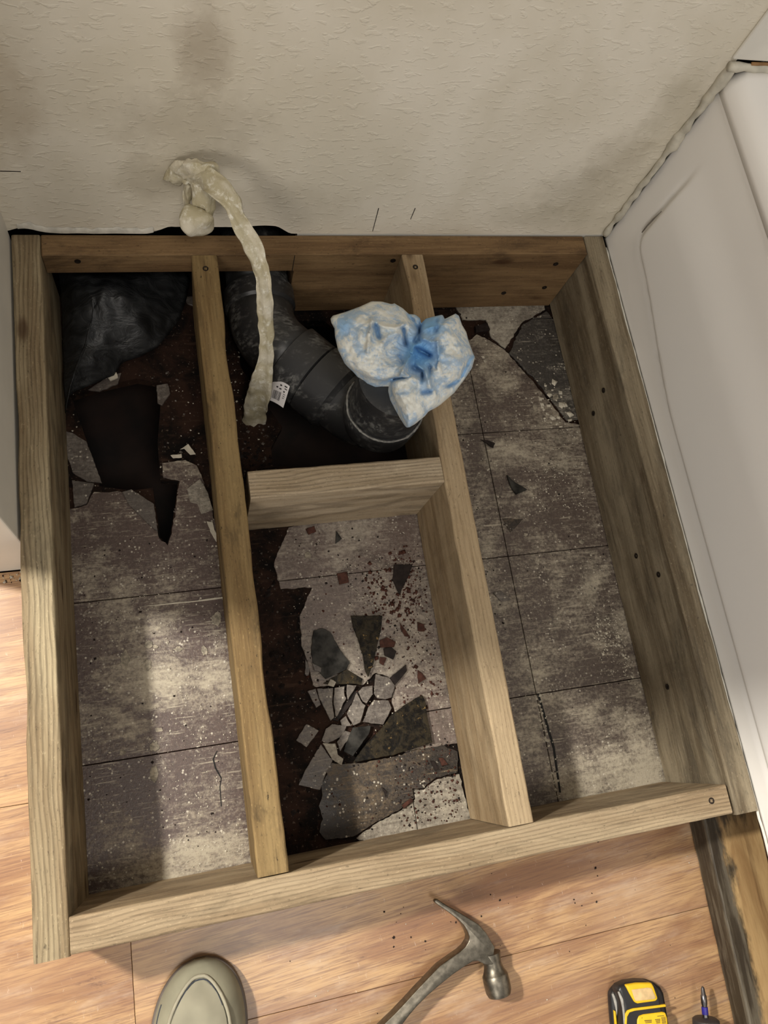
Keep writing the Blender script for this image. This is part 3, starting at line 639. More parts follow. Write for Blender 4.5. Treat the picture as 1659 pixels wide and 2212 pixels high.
# ------------------------------------------------------------------ taped stub and hanging strip at the wall
def tapemat():
    k = NT('yellowed_tape'); p = k.pos(); a = k.noise(p, 90, 5, .72); b = k.noise(p, 26, 4, .6)
    c = k.mix(k.ramp(b, .4, .62), lin(186, 176, 146), lin(212, 204, 184)); c = k.mix(k.ramp(a, .5, .7), c, lin(234, 230, 216))
    k.bump(a, .9, .0020); m = k.out(c, .55); return m
TAPE = tapemat()
tp = empty('taped_stub', UY(400, 400, 0), 'wall pipe stub wrapped in yellowed dusty tape, a long strip hanging over the rail', 'tape')
def strip(name, pts, wid, th=.0035, n=10, crumple=.003):
    """pts: (px,py,Y,width_px,twist)"""
    P = [UY(a, b, Y) for a, b, Y, *_ in pts]; m = len(P); fine = []
    for i in range(m-1):
        for s in range(8): fine.append(i+s/8)
    fine.append(m-1); V = []
    def cat(i):
        i0 = min(int(i), m-2); t_ = i-i0; p0 = P[max(i0-1, 0)]; p1 = P[i0]; p2 = P[i0+1]; p3 = P[min(i0+2, m-1)]
        return .5*((2*p1)+(p2-p0)*t_+(2*p0-5*p1+4*p2-p3)*t_*t_+(3*p1-p0-3*p2+p3)*t_**3)
    for i in fine:
        p = cat(i); T = (cat(min(i+.1, m-1))-cat(max(i-.1, 0))).normalized(); view = (CAM-p).normalized(); side = T.cross(view).normalized(); nor = side.cross(T).normalized()
        i0 = min(int(i), m-2); t_ = i-i0; wd = (pts[i0][3]*(1-t_)+pts[i0+1][3]*t_)/F*(CAM-p).length
        for j in range(2*n):
            a = 2*math.pi*j/(2*n); u = math.cos(a); h = math.sin(a)
            fold = .0050*math.cos(u*3.6+i*.7)*.6+.0016*math.cos(u*9+i*1.9)
            q = p+side*u*wd/2+nor*(h*th+fold); q += noise.noise_vector(q*70)*crumple
            V.append(q)
    M = len(fine); k2 = 2*n
    Fs = [(i*k2+j, i*k2+(j+1) % k2, (i+1)*k2+(j+1) % k2, (i+1)*k2+j) for i in range(M-1) for j in range(k2)]+[tuple(range(k2)), tuple((M-1)*k2+j for j in range(k2))]
    return fixn(mk(name, V, Fs, TAPE, tp, True))
strip('wrap', [(368, 385, -.006, 34), (392, 372, -.018, 38), (424, 364, -.030, 36), (450, 372, -.036, 34), (463, 388, -.034, 26)], 0, .006, crumple=.006)
strip('wrap', [(408, 395, -.016, 26), (404, 425, -.020, 18), (406, 450, -.020, 12)], 0, .004, crumple=.004)
strip('wrap', [(436, 392, -.030, 46), (440, 425, -.040, 46), (440, 452, -.045, 40), (432, 480, -.05, 34)], 0, .008, crumple=.004)
strip('strip', [(405, 386, -.022, 22), (440, 384, -.045, 44), (470, 402, -.062, 44), (500, 437, -.082, 40), (512, 466, -.094, 30), (524, 492, -.104, 38), (545, 530, -.120, 40), (560, 570, -.136, 33), (570, 610, -.150, 30),
      (572, 650, -.162, 34), (575, 700, -.176, 33), (576, 740, -.187, 29), (573, 780, -.197, 34), (566, 820, -.207, 44), (560, 850, -.214, 50), (553, 876, -.221, 50), (550, 892, -.225, 46), (548, 921, -.232, 52)], 0, .0011, crumple=.0018)
# wrapped knob: rounded lump
kc = UY(424, 478, -.055); V = []; nu, nv = 26, 18; rr_ = .022
for i in range(nv+1):
    for j in range(nu):
        a = math.pi*i/nv; b = 2*math.pi*j/nu; d = Vector((math.sin(a)*math.cos(b), math.cos(a)*.8, math.sin(a)*math.sin(b)*1.08))
        p = kc+d*rr_; p += noise.noise_vector(p*45)*.007; V.append(p)
Fs = [(i*nu+j, i*nu+(j+1) % nu, (i+1)*nu+(j+1) % nu, (i+1)*nu+j) for i in range(nv) for j in range(nu)]
KN = mk('knob', V, Fs, TAPE, tp, True); fixn(KN)

# ------------------------------------------------------------------ black plastic sheet in the upper-left bay
def plasmat():
    k = NT('black_polythene'); p = k.pos(); a = k.noise(k.map(p, (1, 2, 1), rot=(0, 0, .7)), 26, 4, .6, .8)
    k.bump(a, .6, .006); return k.out(k.mix(k.ramp(a, .35, .7), lin(24, 25, 26), lin(48, 49, 50)), .42, 0, .4)
PO = [(60, 600), (150, 575), (250, 560), (330, 570), (400, 580), (412, 600), (400, 650), (385, 690), (345, 745), (300, 765), (262, 772), (245, 800), (200, 830), (160, 850), (130, 880), (95, 900), (80, 780), (70, 690)]
PP = resample([tuple(U(x, y, .02))[:2] for x, y in PO], 80); cx_ = sum(p[0] for p in PP)/80; cy_ = sum(p[1] for p in PP)/80
V = []
PP = [(max(p[0], .040), min(p[1], .13)) for p in PP]
for r in range(1, 25):
    for p in PP:
        s = r/24; x = cx_+(p[0]-cx_)*s; y = cy_+(p[1]-cy_)*s; q = Vector((x*11+y*6, y*9-x*7, 0))
        z = .012+.034*(1-s**3)+.016*noise.noise(q)+.012*abs(noise.noise(q*2.1))+.06*sst(-.14, .03, y)*(1-s)+.003*noise.noise(q*5)
        V.append((x, y, max(z, .004)))
ci = len(V); V.append((cx_, cy_, .05)); n = 80
Fs = [(r*n+k, r*n+(k+1) % n, (r+1)*n+(k+1) % n, (r+1)*n+k) for r in range(23) for k in range(n)]+[(ci, (k+1) % n, k) for k in range(n)]
pls = mk('plastic_sheet', V, Fs, plasmat(), None, True, origin=(.12, -.12, .004)); fixn(pls); sdm = pls.modifiers.new('s', 'SOLIDIFY'); sdm.thickness = .0006
tag(pls, 'crumpled black plastic sheet pushed into the dark rear corner of the left bay', 'plastic sheet')

# ------------------------------------------------------------------ loose debris
def shard(name, P, mat, label, cat='debris', z=.0, th=.003, tilt=None, group=None):
    P = rough(px(P, z+th), .0009, .004, len(label)*1.)
    o = prism(name, P, z+.0003, z+th, mat, tilt=tilt); bevel(o, .0005, 1); return tag(o, label, cat, group)
S = 'tile_shard'
D = [
 (c4([(625, 718), (822, 718), (815, 800), (790, 900), (770, 1000), (735, 1100), (715, 1060), (700, 960), (670, 860), (640, 790)]), MASTIC, 'dark wedge of tile lying glue-side up, point toward the viewer, in the middle bay', .003, .003),
 (c4([(1070, 1210), (1085, 1240), (1132, 1505), (900, 1580), (640, 1630), (700, 1540), (830, 1400), (880, 1330), (980, 1260)]), MASTIC, 'largest dark triangular tile piece, glue-side up with pale crust, in the middle bay', .003, .0035),
 (c4([(395, 810), (450, 795), (500, 820), (560, 930), (620, 1010), (600, 1050), (470, 1110), (400, 1040), (380, 960), (385, 870)]), GREYBACK, 'blue-grey round-topped tile piece left of the dark wedge', .001, .003),
 (c4([(455, 1140), (520, 1100), (600, 1050), (700, 1110), (690, 1150), (640, 1140), (540, 1145)]), MASTIC, 'dark curved sliver below the blue-grey round-topped piece', .001, .003),
 (c4([(640, 1410), (750, 1400), (740, 1450), (640, 1590), (580, 1560), (600, 1500)]), GREYBACK, 'dark grey chip tucked against the left edge of the largest triangle', .001, .003),
 (c4([(865, 1105), (970, 1020), (975, 1060), (900, 1150), (885, 1120)]), DARKCHIP, 'blackish slanted chip above the largest triangle', .001, .003),
 (c4([(650, 1180), (690, 1190), (545, 1375), (510, 1365)]), DARKCHIP, 'dark brown narrow strip lying between the cracked grey pieces', -.0036, .0015),
 (c4([(415, 1170), (516, 1165), (511, 1250), (523, 1350), (500, 1370), (460, 1290), (430, 1230)]), T_SHARD, 'grey cracked piece, left one of the fan of pieces', .0, .003),
 (c4([(525, 1165), (588, 1155), (588, 1215), (598, 1230), (540, 1345), (531, 1340), (519, 1250)]), T_SHARD, 'grey cracked piece, second of the fan, against the dark strip', .0, .003),
 (c4([(602, 1145), (662, 1150), (640, 1190), (607, 1240), (600, 1200)]), T_SHARD, 'small grey pointed piece at the top of the dark strip', .0, .003),
 (c4([(662, 1195), (700, 1262), (718, 1275), (686, 1380), (640, 1400), (602, 1325), (640, 1250)]), T_SHARD, 'grey piece right of the dark strip, in the centre of the cracks', .0005, .003),
 (c4([(560, 1368), (595, 1340), (632, 1403), (570, 1400)]), T_SHARD, 'little grey triangle at the foot of the dark strip', .0005, .003),
 (c4([(735, 1285), (772, 1240), (860, 1243), (880, 1290), (828, 1395), (700, 1378)]), T_SHARD, 'broad grey piece just left of the largest dark triangle', .0005, .003),
 (c4([(672, 1188), (700, 1160), (762, 1150), (762, 1205), (724, 1262), (702, 1250)]), T_SHARD, 'grey piece under the point of the dark wedge', .0007, .003),
 (c4([(780, 1080), (860, 1100), (900, 1150), (880, 1225), (840, 1238), (790, 1230), (770, 1200)]), T_SHARD, 'grey piece right of the wedge point with a jagged lower edge', .0003, .003),
 (c4([(355, 1185), (408, 1170), (440, 1270), (410, 1290)]), T_SHARD, 'dim grey sliver at the far left of the cracked fan', -.003, .003),
 (c4([(285, 1490), (350, 1390), (430, 1430), (350, 1535)]), T_SHARD, 'square grey piece lying on the dark floor at the left', -.0036, .003),
 (c4([(470, 1420), (510, 1390), (600, 1400), (570, 1470), (480, 1510), (445, 1495)]), T_SHARD, 'grey-mauve piece below the foot of the dark strip', -.001, .003),
 (c4([(590, 1430), (665, 1455), (590, 1510), (560, 1560), (540, 1500)]), T_SHARD, 'grey kite-shaped piece right of the grey-mauve one', .0004, .003),
 (c4([(440, 1515), (500, 1600), (515, 1610), (470, 1700), (435, 1800), (300, 1770), (340, 1680)]), T_SHARD, 'long grey strip of tile pointing down-left at the bay bottom', -.0036, .003),
 (c4([(450, 1508), (530, 1510), (545, 1580), (580, 1605), (568, 1645), (510, 1610)]), T_PALE, 'torn pale flake overlapping the long grey strip', .0003, .0015),
 (c4([(345, 985), (372, 1040), (365, 1110), (340, 1080)]), T_SHARD, 'thin upright grey sliver at the broken tile edge on the left', -.0036, .003),
 (c4([(385, 1010), (445, 1040), (440, 1070), (400, 1060)]), T_SHARD, 'small grey flake on the blue-grey round-topped piece', .0045, .0015),
 (c4([(500, 1110), (535, 1130), (520, 1160), (480, 1150)]), T_PALE, 'small pale flake on the dark curved sliver', .0045, .0015),
 (c4([(895, 400), (1010, 400), (985, 470), (960, 520), (930, 590), (905, 540), (885, 490)]), DARKCHIP, 'dark maroon pointed chip near the right joist, highest large one', .001, .003),
 (c4([(540, 455), (605, 445), (615, 510), (555, 525)]), REDCHIP, 'small square maroon chip in the upper middle bay', .001, .0025),
 (c4([(535, 190), (570, 240), (530, 272)]), GREYBACK, 'small greenish-black triangle just below the cross block', .001, .0025),
 (c4([(345, 180), (400, 160), (412, 195), (365, 215)]), REDCHIP, 'brown flake touching the shadow of the cross block', .001, .0025),
 (c4([(805, 870), (850, 850), (905, 880), (895, 912), (810, 915)]), REDCHIP, 'rusty red flake beside the dark wedge, upper of three', .001, .0025),
 (c4([(828, 922), (880, 912), (910, 940), (890, 990), (835, 965)]), DARKCHIP, 'rounded dark flake beside the dark wedge, middle of three', .001, .0025),
 (c4([(805, 975), (848, 980), (830, 1028), (803, 1010)]), REDCHIP, 'rusty red flake beside the dark wedge, lower of three', .001, .0025),
 (c4([(930, 755), (960, 800), (995, 850), (960, 845), (935, 800)]), REDCHIP, 'thin rusty splinter right of the dark wedge', .001, .002),
 (c4([(1040, 755), (1080, 770), (1085, 815), (1045, 812)]), REDCHIP, 'orange-red lump near the right joist', .001, .004),
 (c4([(1040, 1055), (1065, 1070), (1095, 1110), (1045, 1140)]), REDCHIP, 'triangular rusty chip near the right joist below the orange-red lump', .001, .0025),
 (c4([(943, 1895), (1000, 1850), (1015, 1868), (955, 1915)]), REDCHIP, 'red chip on the broken edge above the pale floor patch', .001, .0025),
 (c4([(818, 1780), (850, 1810), (845, 1850)]), DARKCHIP, 'narrow dark chip on the black-stained tile at the bay bottom', .001, .0025),
 (c4([(1120, 1620), (1145, 1620), (1170, 1670), (1150, 1680)]), DARKCHIP, 'brown splinter by the right joist below the largest triangle', .001, .0025),
 (c4([(1170, 1600), (1200, 1600), (1230, 1640), (1190, 1650)]), REDCHIP, 'orange-brown flake touching the right joist foot', .001, .0025),
 (c5([(358, 1212), (400, 1250), (460, 1285), (405, 1310), (378, 1270)]), GREYBACK, 'black-green triangular shard in the right bay', .001, .004),
 (c5([(225, 1035), (262, 1040), (300, 1055), (290, 1077)]), DARKCHIP, 'dark splinter on the tile joint in the right bay', .001, .003),
 (c5([(335, 1430), (440, 1432), (375, 1500)]), T_DARK, 'faint brown triangular film on the tile in the right bay', .0, .001),
 (c5([(290, 1800), (330, 1790), (380, 1835), (330, 1846)]), T_SHARD, 'grey flake beside the right bay joist foot', .0, .002),
 (c5([(200, 470), (262, 455), (275, 490), (205, 500)]), DARKCHIP, 'brown splinter of wood in the rear of the right bay', .001, .006),
 (c3([(705, 300), (760, 285), (890, 370), (912, 530), (850, 480), (740, 370)]), T_SHARD, 'mauve-grey tile piece left of the notch of the floor hole', .0003, .003),
 (c3([(415, 232), (545, 252), (500, 370), (430, 390)]), T_SHARD, 'dim grey piece against the left board below the floor hole', -.0036, .0035),
 (c3([(340, -60), (420, -40), (500, 10), (590, 250), (500, 240), (420, 190)]), T_SHARD, 'long dim grey wedge between the left board and the floor hole', -.0036, .0035),
 (c3([(1080, 282), (1155, 225), (1200, 300), (1232, 405), (1165, 430), (1140, 370), (1100, 360)]), T_PALE, 'cream plaster flake on the broken tile edge by the inner joist', .0, .0015),
 (c3([(1040, 55), (1088, 22), (1132, 82), (1100, 86), (1065, 50)]), PLASTER, 'bright white plaster flake right of the floor hole, curled', .0, .002),
 (c3([(985, 88), (1050, 80), (1052, 102), (1000, 106)]), PLASTER, 'small white plaster flake left of the curled one', .0, .002),
 (c3([(1195, 470), (1230, 475), (1240, 520), (1270, 580), (1250, 590), (1215, 530)]), PLASTER, 'ragged white plaster dribble by the inner joist', .0, .0012),
 ([(338, 832), (362, 828), (368, 850), (350, 875), (340, 870)], T_SHARD, 'pinkish grey chip at the right rim of the floor hole', -.0036, .004),
 ([(190, 842), (235, 812), (262, 805), (255, 828), (215, 845)], T_SHARD, 'pinkish tile chip on the far rim of the floor hole', -.0036, .004),
 ([(285, 735), (335, 718), (330, 740), (290, 752)], T_SHARD, 'pale chip at the lower edge of the black plastic', -.0036, .005),
 ([(225, 806), (250, 798), (255, 815), (238, 822)], PLASTER, 'white plaster chip between the black plastic and the floor hole', .0005, .004),
 ([(395, 640), (420, 640), (418, 660), (405, 655)], T_SHARD, 'dim chip beside the inner joist near the rear rail', -.0036, .004),
]
for P, m, lab, z, th in D:
    shard('tile_shard' if m in (T_SHARD, T_PALE, MASTIC, GREYBACK, T_DARK) else 'debris_chip', P, m, lab, 'tile shard' if m in (T_SHARD, T_PALE, MASTIC, GREYBACK, T_DARK) else 'chip', z, th)
SPLAT = plain('dried_plaster_splat', lin(164, 154, 136), .8, var=.3, scale=160, bump=.4)
# dried plaster splats on the tiles (parts of the floor)
random.seed(11)
def splat(x, y, rx, ry, z=0., th=.0004):
    rx *= .9; ry *= .9
    c = U(x, y, z); pts = []
    k_ = 26; sd_ = random.random()*50
    for i in range(k_):
        a = 2*math.pi*i/k_; s = 1+.5*noise.noise(Vector((math.cos(a)*1.5, math.sin(a)*1.5, sd_)))+.25*noise.noise(Vector((math.cos(a)*5, math.sin(a)*5, sd_))); pts.append((c.x+math.cos(a)*rx*s, c.y+math.sin(a)*ry*s))
    bevel(prism('plaster_splat', pts, z-.0004, z+th, SPLAT, floor_root), .0002, 1)
for (x, y, rx, ry) in ((467, 1337, .009, .009), (322, 1392, .006, .006), (317, 1437, .007, .008), (270, 1425, .007, .012), (237, 1492, .004, .004), (334, 1612, .006, .008), (441, 1406, .004, .008), (385, 1402, .006, .004), (332, 1672, .006, .012),
                       (265, 1625, .004, .004), (335, 1397, .004, .003), (1095+40, 1215-60, .004, .003), (1255, 1171, .005, .004), (1200, 1158, .003, .003), (335+8, 1576, .006, .003), (960, 1445, .009, .005), (665, 1200, .006, .006), (1262, 1640, .004, .005), (1155, 880, .004, .008), (1200, 858, .007, .006)):
    splat(x, y, rx, ry)
# crumbs
def inside(x, y, P):
    c = False
    for i in range(len(P)):
        (x0, y0), (x1, y1) = P[i-1], P[i]
        if (y0 > y) != (y1 > y) and x < (x1-x0)*(y-y0)/(y1-y0)+x0: c = not c
    return c
def crumbs(name, regions, n, mat, smin, smax, label, seed, z0=.0):
    random.seed(seed); V = []; Fs = []
    for _ in range(n):
        R_ = random.choice(regions)
        x0, y0, x1, y1, *rest = R_
        for _t in range(5):
            x = random.uniform(x0, x1); y = random.uniform(y0, y1)
            if noise.noise(Vector((x*9, y*9, seed)))*1.2+random.random() > .45: break
        if inside(x, y, hole_left) or inside(x, y, hole_mid): continue
        s = random.uniform(smin, smax)*random.choice((.6, .8, 1, 1.3)); a = random.uniform(0, 6.28); el = random.uniform(.4, 1); h = s*random.uniform(.25, .5); k_ = len(V)
        ca, sa = math.cos(a), math.sin(a); z = z0
        for (u, v) in ((-1, -.6), (.7, -1), (1, .5), (-.4, 1)):
            u *= random.uniform(.6, 1); v *= el; V.append((x+s*(u*ca-v*sa)*.5, y+s*(u*sa+v*ca)*.5, z))
        V.append((x+s*.1, y, z+h)); Fs += [(k_, k_+1, k_+4), (k_+1, k_+2, k_+4), (k_+2, k_+3, k_+4), (k_+3, k_, k_+4), (k_+3, k_+2, k_+1, k_)]
    o = mk(name, V, Fs, mat, None, origin=(sum(v[0] for v in V)/len(V), sum(v[1] for v in V)/len(V), z0)); tag(o, label, 'debris', kind='stuff'); return o
LB = (.042, -.855, .232, -.40); MB = (.33, -.85, .543, -.41); MB2 = (.42, -.70, .543, -.46); RB = (.587, -.85, .86, -.06)
crumbs('plaster_crumbs', [LB, LB, LB, (.05, -.70, .23, -.42)], 900, PLASTER, .0008, .0028, 'fine white plaster crumbs scattered over the left bay tiles', 1)
crumbs('plaster_crumbs', [MB, MB2], 700, PLASTER, .0008, .0026, 'fine white plaster crumbs scattered over the middle bay floor', 2)
crumbs('plaster_crumbs', [RB, (.80, -.75, .86, -.5), (.75, -.42, .85, -.25)], 650, PLASTER, .0008, .003, 'fine white plaster crumbs scattered over the right bay tiles', 3)
crumbs('brown_crumbs', [MB2, (.50, -.62, .545, -.45), (.45, -.855, .54, -.74), (.34, -.84, .54, -.5)], 700, REDCHIP, .001, .0045, 'fine red-brown wood crumbs scattered in the middle bay', 4)
crumbs('dark_crumbs', [MB, MB2, (.45, -.855, .54, -.74)], 500, DARKCHIP, .001, .004, 'fine dark crumbs scattered in the middle bay', 5)
crumbs('dark_crumbs', [RB, (.59, -.6, .66, -.2)], 260, DARKCHIP, .001, .004, 'fine dark crumbs scattered in the right bay', 6)
crumbs('dark_crumbs', [LB], 90, DARKCHIP, .001, .004, 'sparse dark crumbs on the left bay tiles', 7)
crumbs('plaster_crumbs', [(.03, -.35, .23, -.16), (.28, -.30, .33, -.10)], 200, PLASTER, .001, .004, 'white crumbs on the dark broken floor near the wall', 8, -.0035)
crumbs('dark_crumbs', [(-.1, -1.2, .88, -.90), (.4, -1.0, .8, -.91)], 70, DARKCHIP, .001, .0035, 'sparse dark grit on the laminate in front of the platform', 9)
crumbs('plaster_crumbs', [(-.1, -1.2, .88, -.90)], 90, PLASTER, .0006, .0022, 'sparse white grit on the laminate in front of the platform', 10)
crumbs('plaster_crumbs', [(-.1, -.445, -.004, -.432)], 60, PLASTER, .001, .005, 'white plaster crumbs along the foot of the left wall end', 12)
crumbs('dark_crumbs', [(-.1, -.447, -.004, -.434)], 60, DARKCHIP, .001, .005, 'dark grit along the foot of the left wall end', 13)

# ------------------------------------------------------------------ shoe
CANV = plain('olive_grey_canvas', lin(138, 134, 114), .85, var=.10, scale=26, bump=.3)
CANV2 = plain('olive_grey_panel', lin(146, 141, 122), .85, var=.09, scale=22, bump=.3)
SEAMM = plain('pale_piping', lin(160, 154, 134), .8, var=.1); SOLE = plain('grey_rubber_sole', lin(96, 88, 82), .6, var=.1); DKSTITCH = plain('blue_grey_stitch', lin(56, 60, 70), .8)
SH0 = Vector((.160, -1.103, 0)); shoe = empty('shoe', SH0, 'olive-grey canvas slip-on shoe standing on the laminate in front of the platform', 'shoe')
LN = .150; HEEL = -.135   # toe end at local y=LN
def halfw(y):
    t_ = (y-HEEL)/(LN-HEEL); t_ = min(max(t_, 0), 1)
    a = .036+.020*math.sin(min(t_/.72, 1)*math.pi*.5)**2
    if t_ > .70: a *= math.sqrt(max(0, 1-((t_-.70)/.30)**2.3))
    if t_ < .12: a *= math.sqrt(max(0, 1-((.12-t_)/.12)**2))
    return a
def cenx(y): t_ = (y-HEEL)/(LN-HEEL); return .006-.018*(1-t_)**1.0+.012*math.sin(t_*math.pi)*-.3
def toph(y):
    t_ = (y-HEEL)/(LN-HEEL)
    return .022+.030*min(1, ((1-t_)/.16))**.5*(1 if t_ > .5 else 1)+.05*sst(.62, .25, t_)
def top(u, y):      # u in -1..1 across
    w_ = halfw(y); s = max(0, 1-abs(u)**2.6)
    return .012+(toph(y)-.012)*s**.55
yys = [HEEL+(LN-HEEL)*(1-(1-i/60)**1.0) for i in range(61)]; yys[-1] = LN-.0005; yys[0] = HEEL+.0005
us = [math.sin(math.pi*(j/24-.5)) for j in range(25)]
def SP(u, y, dz=0): return SH0+Vector((cenx(y)+u*halfw(y), y, top(u, y)+dz+.0016*noise.noise(Vector((u*2.2, y*26, 3)))))
V = [SP(u, y) for y in yys for u in us]; m = 25
V += [SH0+Vector((cenx(y)+u*halfw(y)*.98, y, .010)) for y in yys for u in us]; q = 61*25
Fs = [(i*m+j, i*m+j+1, (i+1)*m+j+1, (i+1)*m+j) for i in range(60) for j in range(24) if not (6 < i < 24 and 7 < j < 16)]
Fs += [(q+(i+1)*m+j, q+(i+1)*m+j+1, q+i*m+j+1, q+i*m+j) for i in range(60) for j in range(24)]
Fs += [(i*m, (i+1)*m, q+(i+1)*m, q+i*m) for i in range(60)]+[(i*m+24, q+i*m+24, q+(i+1)*m+24, (i+1)*m+24) for i in range(60)]
Fs += [(j, q+j, q+j+1, j+1) for j in range(24)]+[(60*m+j, 60*m+j+1, q+60*m+j+1, q+60*m+j) for j in range(24)]
fixn(mk('upper', V, Fs, CANV, shoe, True))
so = []
for y in yys: so.append((SH0.x+cenx(y)-halfw(y)*1.03-.001, SH0.y+y))
for y in reversed(yys): so.append((SH0.x+cenx(y)+halfw(y)*1.03+.001, SH0.y+y))
bevel(prism('sole', so, .0005, .016, SOLE, shoe), .004, 3)
# raised apron panel and piping: U shape
def seam(t_):       # t 0..1 -> (u,y)
    a = math.pi*(t_-.5)*1.0
    if t_ < .36: k_ = t_/.36; return (-.70+.0*k_, .0+.060*k_)
    if t_ > .64: k_ = (1-t_)/.36; return (.66, .0+.060*k_)
    k_ = (t_-.36)/.28; b = math.pi*(1-k_); cb = math.cos(b); return (-.02+.68*math.copysign(abs(cb)**.72, cb), .060+.076*math.sin(b)**.85)
sp = []
for i in range(81):
    u, y = seam(i/80); sp.append(SP(u, y, .0012))
sweep('piping', sp, .0021, SEAMM, shoe, 8)
sp2 = [SP(seam(i/80)[0]*.90, seam(i/80)[1]-.0035*(1 if .3 < i/80 < .7 else .2), .0004) for i in range(81)]
sweep('stitching', sp2, .0009, DKSTITCH, shoe, 6)
left = [SP(-.93, .0+i*.0032, .0006) for i in range(36)]; sweep('side_seam', left, .0008, DKSTITCH, shoe, 6)
V = []; rows_ = 22
for i in range(rows_+1):
    y = -.03+(.1315+.03)*i/rows_
    um = .62 if y < .06 else .62*max(0.0, 1-((y-.06)/.0720)**2.6)**.42
    for j in range(15): u = -.02+um*(j/7-1); V.append(SP(u, y, .0012+.0022*noise.noise(Vector((u*3, y*40, 8)))))
mk('vamp_panel', V, [(i*15+j, i*15+j+1, (i+1)*15+j+1, (i+1)*15+j) for i in range(rows_) for j in range(14)], CANV2, shoe, True)
# sock and ankle inside the opening
sweep('sock', [SH0+Vector((-.004, -.075, .03)), SH0+Vector((-.004, -.075, .09)), SH0+Vector((-.004, -.08, .16))], [.034, .036, .034], plain('grey_sock', lin(90, 88, 84), .9), shoe, 24)

# ------------------------------------------------------------------ hammer
def r6(P, z): return [U(800+x/4.1475, 1900+y/4.1475, z) for x, y in P]
HZ = .028
hm = empty('hammer', r6([(950, 640)], 0)[0], 'worn all-steel claw hammer lying on the laminate in front of the platform', 'hammer')
def slab(name, P, mat, parent, zc, thick, taper=None, bv=.003):
    """side-view outline with thickness that varies along taper(i)"""
    W = r6(P, zc); n = len(W); V = []
    for s in (1, -1):
        for i, p in enumerate(W): V.append((p.x, p.y, zc+s*thick(P[i])/2))
    Fs = [tuple(range(n)), tuple(range(2*n-1, n-1, -1))]+[(i, (i+1) % n, n+(i+1) % n, n+i) for i in range(n)]
    o = fixn(mk(name, V, Fs, mat, parent)); bevel(o, bv, 3, 30)
    for p in o.data.polygons: p.use_smooth = True
    return o
body = [(565, 178), (585, 168), (605, 178), (640, 203), (700, 240), (760, 272), (870, 338), (950, 388), (1020, 468), (1070, 555), (1094, 592), (1085, 650), (1110, 700), (1120, 745), (1010, 750), (985, 735), (940, 715), (895, 720), (800, 780), (720, 835), (600, 932), (500, 1018), (400, 1118), (330, 1200), (255, 1300), (100, 1500), (-150, 1830), (-400, 2160), (-620, 2440), (-800, 2330), (-600, 2060), (-350, 1750), (-90, 1460), (85, 1296), (200, 1185), (300, 1080), (400, 970), (500, 866), (600, 762), (700, 690), (780, 635), (830, 590),
        (862, 540), (866, 500), (850, 455), (820, 400), (770, 345), (700, 292), (620, 238), (568, 200)]
slab('head_and_handle', body, STEEL, hm, .024, lambda p: .007+.013*min(1, max(0, (p[1]-170)/260)), bv=.0035)
a, b = r6([(1082, 700), (1150, 1000)], .022)
lathe('poll', a, b, [(-.006, .0140), (.002, .0125), (.008, .0118), (.014, .0135), (.019, .0160), (.0205, .0172), (.030, .0176), (.040, .0170), (.045, .0150), (.0455, .013), (.0462, .0)], STEEL, hm, 36)

# ------------------------------------------------------------------ impact driver
YEL = plain('yellow_plastic', lin(232, 190, 28), .4, var=.05, scale=70); BLK = plain('black_plastic', lin(34, 34, 36), .38, var=.12, scale=60); DUSTY = plain('dusty_grey_edge', lin(168, 166, 160), .6, var=.15, scale=120)
dv = empty('impact_driver', (.76, -1.16, 0), 'yellow and black cordless driver on its side at the bottom right, bit toward platform', 'power tool')
def r7(P, z): return [U(1280+x/4.3773, 2000+y/4.3773, z) for x, y in P]
def fl(name, P, z0, z1, mat, bv, seg=3, par=None):
    W = r7(P, z1); o = prism(name, [(p.x, p.y) for p in W], z0, z1, mat, par or dv); bevel(o, bv, seg, 30)
    for p in o.data.polygons: p.use_smooth = True
    return o
fl('battery_base', [(172, 640), (200, 600), (240, 555), (310, 522), (420, 508), (520, 512), (590, 538), (650, 580), (682, 640), (700, 740), (715, 830), (740, 1000), (760, 1400), (240, 1400), (210, 1100), (190, 900), (178, 750)], .0005, .014, BLK, .005, 4)
fl('battery_pack', [(235, 610), (262, 572), (330, 540), (430, 528), (520, 530), (585, 552), (632, 598), (655, 700), (668, 760), (680, 860), (700, 1020), (715, 1380), (300, 1380), (290, 1100), (288, 900), (285, 760), (262, 680)], .010, .032, BLK, .006, 4)
bt = fl('release_button', [(312, 560), (420, 542), (560, 540), (582, 575), (622, 690), (600, 715), (430, 738), (400, 725), (352, 640)], .028, .0345, YEL, .002, 2); tag(bt, 'yellow release button')
fl('button_pad', [(370, 605), (520, 585), (560, 590), (600, 680), (585, 695), (410, 712), (398, 690)], .034, .0352, plain('worn_button_pad', lin(222, 190, 140), .5, var=.12, scale=100), .0007, 2, bt)
fl('trim_stripe', [(310, 835), (330, 800), (380, 782), (690, 742), (698, 766), (400, 805), (352, 820), (330, 860), (322, 1000), (335, 1380), (318, 1380), (306, 1000)], .030, .0333, YEL, .0007, 2)
fl('label_panel', [(425, 890), (440, 852), (480, 838), (660, 815), (692, 822), (708, 870), (722, 1000), (730, 1380), (430, 1380), (422, 1000)], .030, .0333, YEL, .0015, 2)
W_ = []
for (x0, y0, x1, y1) in ((490, 893, 560, 899), (495, 904, 560, 909), (500, 914, 560, 919), (612, 852, 675, 857), (590, 884, 640, 890), (596, 896, 640, 901), (600, 907, 640, 912), (603, 917, 640, 922), (648, 866, 690, 870), (650, 875, 690, 879), (652, 884, 692, 888), (653, 893, 692, 897), (655, 902, 694, 906), (656, 911, 694, 915), (658, 920, 695, 924), (465, 868, 471, 876)):
    W_.append(((x0, y0), (x1, y0-4), (x1, y1-4), (x0, y1)))
V = []; Fs = []
